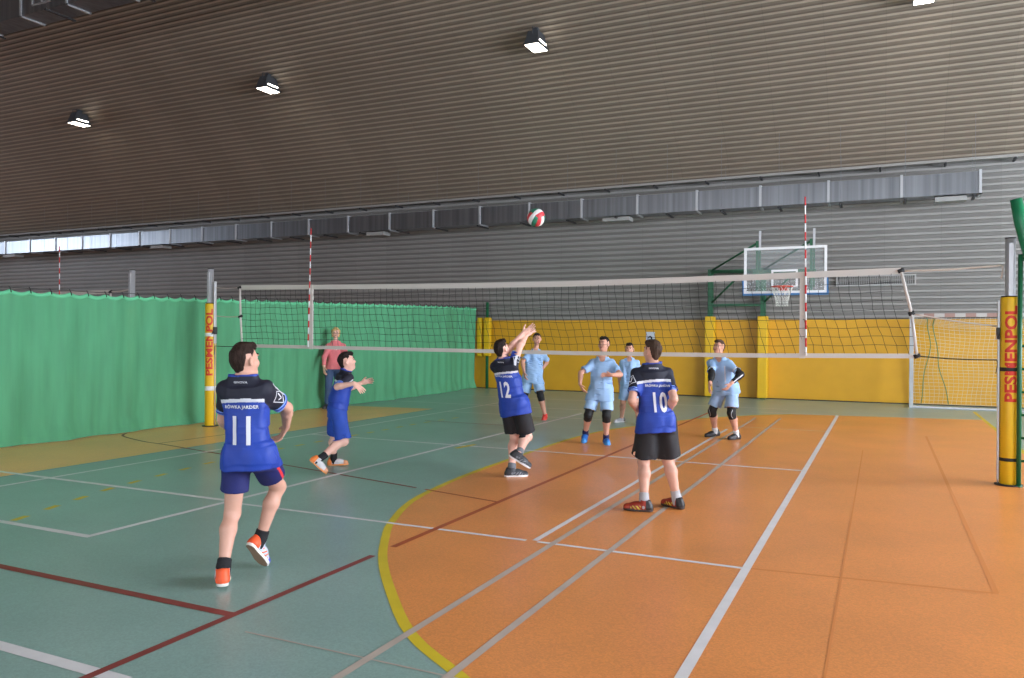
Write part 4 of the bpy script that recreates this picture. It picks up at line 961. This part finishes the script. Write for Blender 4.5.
    T.loft([(j['pel'] - UP * .07 * s, pR, .143 * s, .110 * s), (j['pel'], pR, .136 * s, .106 * s), (wst, pR, .118 * s, .092 * s)], .03, flat=False)
    for sd, sgn in (('R', 1), ('L', -1)):
        hipj, kn, an = limb[sd][4], limb[sd][5], limb[sd][6]
        if frac <= 1: e = hipj + (kn - hipj) * frac; T.cone(hipj + UP * .01, e, .090 * s, rad_h * s, .03, flat=(False, True))
        else:
            T.cone(hipj, kn, .086 * s, .062 * s, .03); T.cone(kn, an + (kn - an) * .06, .062 * s, .052 * s, .02, flat=(False, True))
    cover = np.full(T.F.shape, -1., dtype=np.float32)              # cloth lies outside the skin wherever it covers it
    gx, gy, gz = [(T.lo[i] + np.arange(T.n[i]) * T.vox).astype(np.float32) for i in range(3)]
    gx, gy, gz = gx[:, None, None], gy[None, :, None], gz[None, None, :]
    def plane(o, d): return (gx - o[0]) * d[0] + (gy - o[1]) * d[1] + (gz - o[2]) * d[2]
    cover = np.maximum(cover, plane(wst, tor) * 1.)
    for sd, sgn in (('R', 1), ('L', -1)):
        hipj, kn, an = limb[sd][4], limb[sd][5], limb[sd][6]
        a_, b_ = (hipj, kn) if frac <= 1 else (kn, an); fr_ = frac if frac <= 1 else .94; d = nrm(b_ - a_)
        e = a_ + (b_ - a_) * fr_
        near = plane(pR * 0 + j['pel'], pR * sgn)
        cover = np.maximum(cover, np.where(near > 0, plane(e, d), -1.))
    T.F = np.minimum(T.F, np.maximum(np.maximum(covered - .008, T.F - .045), cover))
    T.noise(.003, 45, st.get('seed', 1) + 9, (1, 1, .5))
    for sd, sgn in (('R', 1), ('L', -1)):
        hipj, kn, an = limb[sd][4], limb[sd][5], limb[sd][6]
        if frac <= 1:
            e = hipj + (kn - hipj) * frac; d = nrm(kn - hipj); T.cone(e - d * .05, e + d * .03, (rad_h - .011) * s, (rad_h - .008) * s, .004, 'cut', (True, False))
    tv, tq = T.mesh(1)
    stripe = st.get('stripe')
    def tf(c):
        out = np.zeros(len(c), int)
        if stripe:
            for sd, sgn in (('R', 1), ('L', -1)):
                hipj, kn = limb[sd][4], limb[sd][5]; d = nrm(kn - hipj); q = c - hipj; lat = nrm(sgn * pR - pF * .25); lat = nrm(lat - d * lat.dot(d)); fr = np.cross(d, lat)
                out = np.where((q @ lat > .03) & (np.abs(q @ fr) < .010) & (q @ d > -.05), 1, out)
        return out
    sm = mat('shorts_' + sn, scol, .7, vary=.12, vscale=10, bump=.12, bscale=160)
    put_mesh('jeans' if frac > 1 else 'shorts', tv, tq, [sm] + ([mat('shorts_stripe_red', (206, 44, 52), .65)] if stripe else []), root, base, tf)
    # ---------------- shirt
    hc = st.get('hemw', .172)
    S = Field(lo, hi, vox)
    up_ = nrm(j['neck'] - hem); N = j['neck']
    def at(t): return hem + (N - hem) * t
    Lh = np.linalg.norm(N - hem)
    loose = st.get('loose', 1.); slim = st.get('slim', 1.)
    secs = [(hem, pR, hc * s * loose, .128 * s * loose), (at(.40), pR, .138 * s * loose, .112 * s * loose), (N - up_ * .22 * s, cR, .140 * s * (loose * .5 + .5), .108 * s), (N - up_ * .12 * s, cR, .140 * s, .102 * s), (N - up_ * .065 * s, cR, .104 * s, .084 * s), (N - up_ * .026 * s, cR, .070 * s, .066 * s), (N - up_ * .002 * s, cR, .056 * s, .058 * s), (N + up_ * .020 * s, cR, .051 * s, .054 * s)]
    if 'blouse' in st: secs = [(hem - UP * .0, pR, .12 * s, .10 * s), (hem + up_ * .05, pR, .150 * s, .120 * s)] + secs[1:]
    secs = [(a_, b_, c_ * slim, d_ * slim) for a_, b_, c_, d_ in secs]
    fine = [secs[0]]
    for i in range(len(secs) - 1):
        q0, q1, q2, q3 = secs[max(i - 1, 0)], secs[i], secs[i + 1], secs[min(i + 2, len(secs) - 1)]
        for t in (1 / 3, 2 / 3, 1.):
            cm_ = lambda a0, a1, a2, a3: .5 * (2 * a1 + (a2 - a0) * t + (2 * a0 - 5 * a1 + 4 * a2 - a3) * t * t + (3 * a1 - a0 - 3 * a2 + a3) * t ** 3)
            fine.append((q1[0] + (q2[0] - q1[0]) * t, nrm(q1[1] + (q2[1] - q1[1]) * t), cm_(q0[2], q1[2], q2[2], q3[2]), cm_(q0[3], q1[3], q2[3], q3[3])))
    S.loft(fine, .006, flat=True)
    for sd, sgn in (('R', 1), ('L', -1)): S.cone(N - up_ * .050 * s, limb[sd][0] - UP * .004 * s, .042 * s, .050 * s, .03)
    sl = st.get('sleeve', .75); longs = st.get('long', 0)
    ends = {}
    for sd, sgn in (('R', 1), ('L', -1)):
        sh, el, wr = limb[sd][0], limb[sd][1], limb[sd][2]
        d = nrm(el - sh); inn = sh - sgn * cR * .03 * s - UP * .01
        if longs:
            S.cone(inn, el, .056 * s, .044 * s, .03); S.cone(el, el + (wr - el) * longs, .044 * s, .036 * s, .02, flat=(False, True))
            ends[sd] = (el, nrm(wr - el), np.linalg.norm(wr - el) * longs)
            S.cone(el + (wr - el) * (longs - .2), el + (wr - el) * (longs + .1), .032 * s, .032 * s, 0, 'cut', (True, False))
        else:
            e = sh + (el - sh) * sl; cr = st.get('cuff', .056)
            S.cone(inn, e, .048 * s, cr * s, .03, flat=(False, True)); ends[sd] = (sh, d, np.linalg.norm(el - sh) * sl)
    cover = np.maximum(plane(N + up_ * .012, up_), plane(hem, -up_))
    for sd, sgn in (('R', 1), ('L', -1)):
        a, d, L = ends[sd]; e = a + d * L
        r2 = (gx - e[0]) ** 2 + (gy - e[1]) ** 2 + (gz - e[2]) ** 2
        ht = plane(a, d); px_, py_, pz_ = gx - a[0] - ht * d[0], gy - a[1] - ht * d[1], gz - a[2] - ht * d[2]
        rad_ = np.sqrt(px_ ** 2 + py_ ** 2 + pz_ ** 2)
        lat_ = px_ * cR[0] * sgn + py_ * cR[1] * sgn + pz_ * cR[2] * sgn
        cover = np.maximum(cover, np.where((rad_ < .058 * s) | (lat_ > .02), ht - L, -1.))
    S0 = S.F.copy(); skin_ = np.minimum(covered - .009, T.F - .007)
    S.F = np.minimum(S.F, np.maximum(np.maximum(skin_, S0 - .05), cover))
    S.noise(st.get('wr', .0035), 38, st.get('seed', 1), (1, 1, .45))
    S.noise(st.get('wr', .0035) * .3, 90, st.get('seed', 1) + 50, (1, 1, .6))
    # neck opening, and open cuffs and hem
    S.cone(N - up_ * .03 * s, N + up_ * .08, .044 * s, .046 * s, .004, 'cut', (True, False))
    for sd in 'RL':
        if not longs:
            a, d, L = ends[sd]; S.cone(a + d * (L - .035), a + d * (L + .03), (st.get('cuff', .056) - .009) * s, (st.get('cuff', .056) - .007) * s, .004, 'cut', (True, False))
    if 'blouse' not in st:
        c0, R0, w0, d0 = secs[0]; tz = nrm(secs[1][0] - hem)
        S.loft([(hem - tz * .03, R0, w0 - .010, d0 - .010), (hem + tz * .03, R0, w0 - .014, d0 - .014)], .003, 'cut')
    S.F = np.minimum(S.F, np.maximum(np.maximum(np.minimum(covered - .005, T.F - .006), S0 - .05), np.maximum(cover, plane(N - up_ * .02 * s, up_))))
    if st['kit'] == 'away': S.ell(N + cF * .062 * s - up_ * .012 * s, (cR, cF, up_), [.040 * s, .045 * s, .062 * s], .004, 'cut')
    sv, sq = S.mesh(1)
    kit = st['kit']
    if kit == 'home':
        mats = [mat('jersey_navy', (17, 20, 40), .7, vary=.12, vscale=9, bump=.1, bscale=220), mat('jersey_white', (206, 208, 216), .65), mat('jersey_blue', (20, 58, 156), .6, vary=.10, vscale=7, bump=.1, bscale=220), mat('jersey_trim', (120, 150, 220), .65)]
    elif kit == 'away':
        mats = [mat('jersey_sky', (148, 184, 224), .62, vary=.06, vscale=7, bump=.1, bscale=200), mat('jersey_white', (206, 208, 216), .65)]
    else: mats = [mat('sweater_pink', (222, 122, 128), .8, vary=.06, vscale=12, bump=.2, bscale=150), mat('sweater_print', (244, 200, 196), .8)]
    def sm_fn(c):
        down = (N - c) @ up_; out = np.zeros(len(c), int)
        if kit == 'home':
            ry = (c - N) @ cR
            line = .128 * s + .012 * s * np.abs(ry / (.16 * s)) ** 2
            out = np.where(down > line + .022, 2, np.where(down > line, 1, 0)); out = np.where(down < -.002, 2, out)
        for sd, sgn in (('R', 1), ('L', -1)):
            a, d, L = ends[sd]; q = c - a; t = q @ d; rad = np.linalg.norm(q - np.outer(t, d), axis=1); lat = q @ (sgn * cR)
            on = (rad < .085 * s) & (t > -.02) & (t < L + .01) & ((lat > .012) | ((t > .085 * s) & (rad < .07 * s) & (np.abs(d[2]) < .8)))
            if longs: continue
            if kit == 'home':
                val = np.where(t > L - .011, 3, np.where(t > L - .022, 2, np.where(t > L - .032, 3, 0)))
                back = q @ (-UP + .2 * cF); back = np.where((np.abs(q @ nrm(np.cross(d, cR)) + .035) < .009) & (t > .0), 1, 0)
                val = np.where((val == 0) & (back == 1), 1, val); out = np.where(on, val, out)
            elif kit == 'away' and st.get('cufftrim'): out = np.where(on & (t > L - .05) & (t < L - .036), 1, out)
        if kit == 'away' and st.get('piping'):
            r_ = (c - N) @ cR; f_ = (c - N) @ cF; w_ = np.abs(np.abs(r_) - (.085 * s + .10 * (down - .2) ** 2)); out = np.where((w_ < .0055) & (f_ > 0) & (down > .10) & (down < .34), 1, out)
        if kit == 'pink':
            r_ = (c - N) @ cR; f_ = (c - N) @ cF
            out = np.where((f_ > 0) & (np.abs(r_) < .085) & (np.abs(down - .14) < .035) & (np.sin(r_ * 120) * np.sin(down * 150 + r_ * 60) > .15), 1, 0)
        return out
    shirt = put_mesh('sweater' if kit == 'pink' else 'jersey', sv, sq, mats, root, base, sm_fn)
    # lettering printed on the jersey, laid on the cloth
    if st.get('prints'):
        bv = BVHTree.FromPolygons([tuple(v) for v in sv], [tuple(int(a) for a in f) for f in sq])
        pw = mat('print_white', (214, 216, 224), .6)
        def lay(vs2, fs, O, U, W, Nn, nm):
            vs = []
            for (a, b_) in vs2:
                p = O + U * a + W * b_; hit = bv.ray_cast(V(p + Nn * .25), V(-Nn), .5)
                vs.append(tuple(np.array(hit[0]) + np.array(hit[1]) * .0 + Nn * .0045) if hit[0] is not None else tuple(p))
            m_ = MB(); m_.add(vs, fs, 0, True); m_.build(nm, pw, shirt, base)
        bN = -cF; bU = cR                                     # on the back, read from behind
        for (txt, dn, cap, width, dx, bold, nm) in st['prints']:
            vs, fs, w_ = text_mesh(txt, 1., bold, 1.12 if txt.isdigit() else 1.05); hh = max(v[1] for v in vs); y0 = min(v[1] for v in vs) if txt.isdigit() else 0
            sy = cap / hh; sx = (width / w_) if width else sy
            O = N - up_ * (dn + cap) * s + bU * (dx - w_ * sx / 2)
            lay([(x * sx, y * sy) for x, y in vs], fs, O, bU, up_, bN, 'number' if txt.isdigit() else 'lettering')
        for sd in st.get('badge', ''):
            sgn = 1 if sd == 'R' else -1; a, d, L = ends[sd]
            Nn = nrm(sgn * cR * .75 - cF * .55 + UP * .1); Nn = nrm(Nn - d * Nn.dot(d)); W = -d; U = np.cross(W, Nn); O = a + d * L * .50
            rot = .45
            def rt(p): return (p[0] * math.cos(rot) - p[1] * math.sin(rot), p[0] * math.sin(rot) + p[1] * math.cos(rot))
            o1, o2 = .036, .031; F_ = []; P_ = []
            cs = [(-1, -1), (1, -1), (1, 1), (-1, 1)]
            for e in range(4):
                a0, a1 = cs[e], cs[(e + 1) % 4]
                for q in range(6):
                    t0_, t1_ = q / 6, (q + 1) / 6; k = len(P_)
                    for (t_, o_) in ((t0_, o1), (t1_, o1), (t1_, o2), (t0_, o2)): P_.append(rt(((a0[0] + (a1[0] - a0[0]) * t_) * o_, (a0[1] + (a1[1] - a0[1]) * t_) * o_)))
                    F_.append((k, k + 1, k + 2, k + 3))
            for (p0, p1, w_) in (((-.018, .004), (-.004, -.017), .006), ((-.004, -.017), (.022, .020), .007)):
                for q in range(4):
                    t0_, t1_ = q / 4, (q + 1) / 4; k = len(P_); nx, ny = -(p1[1] - p0[1]), p1[0] - p0[0]; ln = math.hypot(nx, ny); nx, ny = nx / ln * w_, ny / ln * w_
                    for (t_, sg) in ((t0_, -1), (t1_, -1), (t1_, 1), (t0_, 1)): P_.append(rt((p0[0] + (p1[0] - p0[0]) * t_ + nx * sg * .6, p0[1] + (p1[1] - p0[1]) * t_ + ny * sg * .6)))
                    F_.append((k, k + 1, k + 2, k + 3))
            lay(P_, F_, O, U, W, Nn, 'sleeve_badge')
    # ---------------- socks, shoes, pads
    for sd, sgn in (('R', 1), ('L', -1)):
        sh, el, wr, hd, hipj, kn, an, kd, fF, fU, fR = limb[sd]
        if st.get('sock'):
            nm, rgb, hgt = st['sock']; up_l = nrm(kn - an)
            f = Field(an - .12, np.maximum(an, kn) + .10, .005); f.cone(an - fU * .03, an + up_l * .03, .042 * s, .041 * s, .01); f.cone(an + up_l * .02, an + up_l * hgt, .041 * s, .042 * s, .01, flat=(False, True))
            v_, q_ = f.mesh(1); put_mesh('sock', v_, q_, [mat('sock_' + nm, rgb, .85, bump=.3, bscale=200)], root, base)
        # shoe
        z0 = an - fU * .072 * s                                # sole line under the ankle
        f = Field(an - .30, an + .30, .0045)
        def SP(a, b_, c): return z0 + (fF * a + fR * b_ + fU * c) * s
        f.cone(SP(-.040, 0, .036), SP(-.030, 0, .070), .036 * s, .034 * s, .015); f.cone(SP(-.035, 0, .030), SP(.06, 0, .032), .037 * s, .040 * s, .02)
        f.cone(SP(.06, 0, .030), SP(.145, -sgn * .004, .024), .042 * s, .035 * s, .02); f.ell(SP(.055, 0, .052), (fR, fF, fU), [.032 * s, .06 * s, .026 * s], .02)
        f.cone(SP(0, 0, .060), SP(-.004, 0, .098), .041 * s, .043 * s, .012, flat=(False, True))
        def pl(x, y, z): return ((x - z0[0]) * fU[0] + (y - z0[1]) * fU[1] + (z - z0[2]) * fU[2]) - .016 * s
        f.merge(z0 - .28, z0 + .28, pl, 0, 'cut')
        f.cone(SP(0, 0, .085), SP(-.004, 0, .13), .035 * s, .037 * s, .004, 'cut', (True, False))
        v_, q_ = f.mesh(1)
        sh_m = [mat('shoe_%s_%d' % (st['shoe'][0], i), c, .5) for i, c in enumerate(st['shoe'][1])]
        def shf(c):
            q = (c - z0); a = q @ fF / s; u = q @ fU / s; b_ = q @ fR / s
            out = np.where(a < -.018, 1, np.where(a > .125, 2, 0))
            if len(sh_m) > 3: out = np.where((a > .02) & (a < .11) & (np.abs(np.sin((a - u * .9) * 95)) > .80) & (u < .05), 3, out)
            return np.minimum(out, len(sh_m) - 1)
        so = put_mesh('shoe', v_, q_, sh_m, root, base, shf)
        out2 = [(-.078, 0), (-.070, .022), (-.05, .033), (0, .033), (.05, .040), (.10, .046), (.145, .040), (.172, .022), (.181, 0)]
        loop = [(a, b_ - sgn * .004 * (a > .08)) for a, b_ in out2] + [(a, -b_ - sgn * .004 * (a > .08)) for a, b_ in out2[-2:0:-1]]
        m_ = MB(); n = len(loop)
        lev = ((0., .94), (.006, 1.), (.016, 1.), (.021, .97))
        vs = [tuple(SP(a * f_ + .003 * (1 - f_), b_ * f_, u)) for u, f_ in lev for a, b_ in loop]
        m_.add(vs, [(k * n + i, k * n + (i + 1) % n, (k + 1) * n + (i + 1) % n, (k + 1) * n + i) for k in range(3) for i in range(n)], 0, True)
        m_.add([vs[i] for i in range(n)], [tuple(range(n))[::-1]], 1); m_.add([vs[3 * n + i] for i in range(n)], [tuple(range(n))], 0)
        m_.build('sole', [mat('sole_%s' % st['shoe'][0], st['shoe'][2], .55), mat('outsole_%s' % st['shoe'][0], st['shoe'][3], .6)], so, base)
        m_ = MB()
        for i in range(4):
            a = .035 + .02 * i; m_.tube([SP(a, -.024, .055 - .006 * i), SP(a + .003, -.010, .077 - .008 * i), SP(a + .003, .010, .077 - .008 * i), SP(a, .024, .055 - .006 * i)], .0032, 5)
        m_.build('laces', mat('laces_%s' % st['shoe'][0], st['shoe'][4], .8), so, base)
        if st.get('kneepad'):
            f = Field(kn - .18, kn + .18, .005); u1 = nrm(hipj - kn); u2 = nrm(an - kn)
            f.cone(kn, kn + u1 * .075 * s, .060 * s, .064 * s, .015, flat=(False, True)); f.cone(kn, kn + u2 * .085 * s, .060 * s, .058 * s, .015, flat=(False, True))
            f.ell(kn + kd * .022, (nrm(np.cross(kd, u2)), kd, u2), [.052 * s, .048 * s, .07 * s], .02)
            v_, q_ = f.mesh(1)
            def kf(c):
                if st['kneepad'] != 'line': return np.zeros(len(c), int)
                q = c - kn; a = q @ u2; b_ = q @ nrm(np.cross(kd, u2)) ; return np.where((np.abs(b_ * sgn + .012 + 5. * (a - .01) ** 2) < .005) & (q @ kd > .01) & (np.abs(a) < .06), 1, 0)
            put_mesh('knee_pad', v_, q_, [mat('knee_pad_black', (24, 24, 26), .75, bump=.2, bscale=120), mat('pad_piping', (170, 172, 176), .6)], root, base, kf)
        if st.get('armsleeve'):
            f = Field(np.minimum(np.minimum(sh, el), wr) - .09, np.maximum(np.maximum(sh, el), wr) + .09, .005)
            f.cone(sh + (el - sh) * .55, el, .050 * s, .048 * s, .012); f.cone(el, el + (wr - el) * .30, .047 * s, .047 * s, .012); f.cone(el + (wr - el) * .2, el + (wr - el) * .82, .046 * s, .034 * s, .012, flat=(False, True)); v_, q_ = f.mesh(1)
            def af(c):
                q = c - el; d = nrm(wr - el); sd_ = nrm(np.cross(d, UP)) if abs(d[2]) < .95 else cR; t = q @ d; lat = q @ nrm(sd_ * 1.); fr = q @ np.cross(sd_, d)
                return np.where((np.abs(fr - .004) < .008) & (t > .0), 1, 0) if sgn < 0 else np.zeros(len(c), int)
            put_mesh('arm_sleeve', v_, q_, [mat('arm_sleeve_black', (22, 22, 24), .7), mat('jersey_white', (206, 208, 216), .65)], root, base, af)
    return root
HOMESHOE = ('orange_white', [(196, 204, 222), (238, 92, 48), (60, 70, 190), (230, 110, 60)], (226, 222, 214), (150, 120, 96), (220, 90, 60))
def prints(num, txt, dx=0., nw=None): return [('GIVOVA', .028, .012, .085, 0, .02, 'lettering'), (txt, .166, .024, .205, dx * .5, .03, 'lettering'), (num, .235, .165, nw, dx, .03, 'number')]
home = dict(kit='home', skin=('a', (206, 158, 138)))
away = dict(kit='away', loose=1.16, wr=.006, skin=('b', (208, 156, 134)), vox=.006)
person('boy in blue jersey number 11 running at the left, seen from behind', POSE['p11'], dict(home, vox=.0045, leg=.92, slim=.91, hs=.915, hem=.09, hemw=.176, sleeve=.68, cuff=.059, hair=('dark_brown', (44, 30, 24)),
    shorts=('navy', (22, 28, 92), .60, .084), stripe=1, sock=('black', (24, 24, 28), .078), shoe=HOMESHOE, prints=prints('11', 'RÓWKA JARDER', .007, .110), badge='R', seed=3, wr=.0045, curl=.9))
person('boy in blue jersey and blue shorts in profile beside the woman, forearms held out', POSE['pb'], dict(home, hem=-.015, blouse=1, sleeve=.86, hair=('dark', (32, 23, 20)), skin=('c', (224, 176, 158)),
    shorts=('royal', (28, 68, 164), .92, .098), sock=('black', (24, 24, 28), .10), shoe=('orange_grey', [(206, 202, 204), (240, 130, 60), (214, 150, 110)], (232, 150, 90), (196, 120, 70), (226, 226, 226)), badge='R', seed=5, curl=.35))
person('boy in blue jersey number 12 reaching both arms up towards the ball', POSE['p12'], dict(home, slim=.90, hs=.87, hem=.125, hemw=.176, sleeve=.62, cuff=.059, hair=('dark', (32, 23, 20)), skin=('c', (224, 176, 158)),
    shorts=('black', (24, 25, 30), .84, .098), sock=('grey', (110, 114, 120), .07), shoe=('charcoal', [(58, 62, 68), (40, 42, 46), (52, 56, 62), (120, 124, 130)], (226, 226, 226), (164, 104, 66), (140, 142, 146)), prints=prints('12', 'RÓWKA JARDER', .022, .112), badge='R', seed=8, wr=.0045, curl=.3))
person('boy in blue jersey number 10 and black shorts standing on the orange floor, back turned', POSE['p10'], dict(home, slim=.95, hs=.87, hem=.10, hemw=.168, sleeve=.72, cuff=.059, hair=('brown', (66, 50, 40)), skin=('a', (206, 158, 138)),
    shorts=('black', (24, 25, 30), .86, .112), sock=('pale_grey', (170, 170, 174), .085), shoe=('dark_red', [(150, 46, 30), (34, 30, 32), (170, 60, 34), (196, 190, 60)], (60, 48, 44), (70, 54, 48), (40, 36, 36)), prints=prints('10', 'BRÓWKA JANOW', .03, .12), badge='L', seed=11, curl=.8))
person('boy in sky blue kit and red shoes beyond the net, partly behind number 12', POSE['A'], dict(away, hem=.13, hemw=.165, hair=('dark_brown', (44, 30, 24)), quiff=0, hairth=.013,
    shorts=('sky', (158, 192, 228), .80, .095), kneepad='plain', shoe=('red', [(222, 62, 58), (200, 50, 50), (226, 70, 60)], (220, 90, 84), (120, 50, 46), (236, 150, 140)), seed=14))
person('boy in sky blue kit with black knee pads and blue shoes facing the net', POSE['B'], dict(away, hem=.15, hemw=.160, hair=('dark', (32, 23, 20)), shorts=('sky', (166, 200, 236), .80, .088), kneepad='plain', cuff=.059,
    sock=('navy', (40, 40, 84), .07), shoe=('blue', [(44, 110, 200), (40, 50, 120), (70, 150, 226)], (80, 150, 220), (60, 100, 170), (46, 52, 130)), seed=17))
person('smallest boy in sky blue kit standing behind the blue number 10 player', POSE['C'], dict(away, hem=.035, hemw=.150, hair=('dark', (32, 23, 20)), shorts=('sky_c', (146, 182, 222), .86, .100),
    shoe=('grey_white', [(150, 152, 156), (60, 58, 58), (196, 196, 198)], (216, 216, 216), (120, 116, 110), (230, 230, 230)), seed=20))
person('crouching boy in sky blue kit with black arm sleeves and black knee pads', POSE['D'], dict(away, hem=.07, hemw=.170, fat=1.1, hair=('brown_short', (76, 56, 44)), hairth=.006, piping=1, cufftrim=1, arm=1.08, leg=1.08, cuff=.060,
    shorts=('sky_grey', (150, 178, 212), .80, .100), kneepad='line', armsleeve=1, sock=('white', (220, 220, 222), .075), shoe=('black', [(34, 34, 38), (28, 28, 32), (40, 40, 44)], (30, 30, 32), (40, 38, 38), (60, 60, 64)), seed=23))
person('woman in a pink sweater and jeans standing against the green curtain', POSE['W'], dict(kit='pink', cat='person', vox=.006, skin=('c', (224, 176, 158)), hem=.07, hemw=.150, long=.86, hair=('blonde', (206, 172, 116)), hair_drop=1, hairlen=.05, quiff=0, hairth=.014,
    shorts=('denim', (62, 84, 122), 2, .06), shoe=('dark', [(50, 48, 52), (44, 42, 46), (52, 50, 54)], (60, 58, 60), (40, 38, 38), (70, 68, 70)), leg=.95, seed=26))
EXPOSURE = 0.52
# ------------------------------------------------------------------ camera, world, view
def camera():
    pitch, roll, yaw = -.003715, .006091, .442180
    f = V((-math.sin(yaw), math.cos(yaw), 0)); rr = V((math.cos(yaw), math.sin(yaw), 0)); u = V((0, 0, 1))
    f2 = f * math.cos(pitch) + u * math.sin(pitch); u2 = u * math.cos(pitch) - f * math.sin(pitch)
    r3 = rr * math.cos(roll) + u2 * math.sin(roll); u3 = u2 * math.cos(roll) - rr * math.sin(roll)
    cd = bpy.data.cameras.new('camera'); cd.sensor_fit = 'HORIZONTAL'; cd.sensor_width = 36.; cd.lens = 784.777 / 1024 * 36
    cd.clip_start = .05; cd.clip_end = 200
    co = bpy.data.objects.new('camera', cd); COL.objects.link(co)
    m = Matrix((r3, u3, -f2)).transposed().to_4x4(); m.translation = CAM; co.matrix_world = m
    SC.camera = co
camera()
w = bpy.data.worlds.new('daylight'); SC.world = w; w.use_nodes = True
w.node_tree.nodes['Background'].inputs['Color'].default_value = (.55, .6, .7, 1); w.node_tree.nodes['Background'].inputs['Strength'].default_value = .6
vs_ = SC.view_settings; vs_.view_transform = 'Standard'; vs_.look = 'None'; vs_.gamma = 1.; vs_.exposure = EXPOSURE; vs_.use_curve_mapping = False
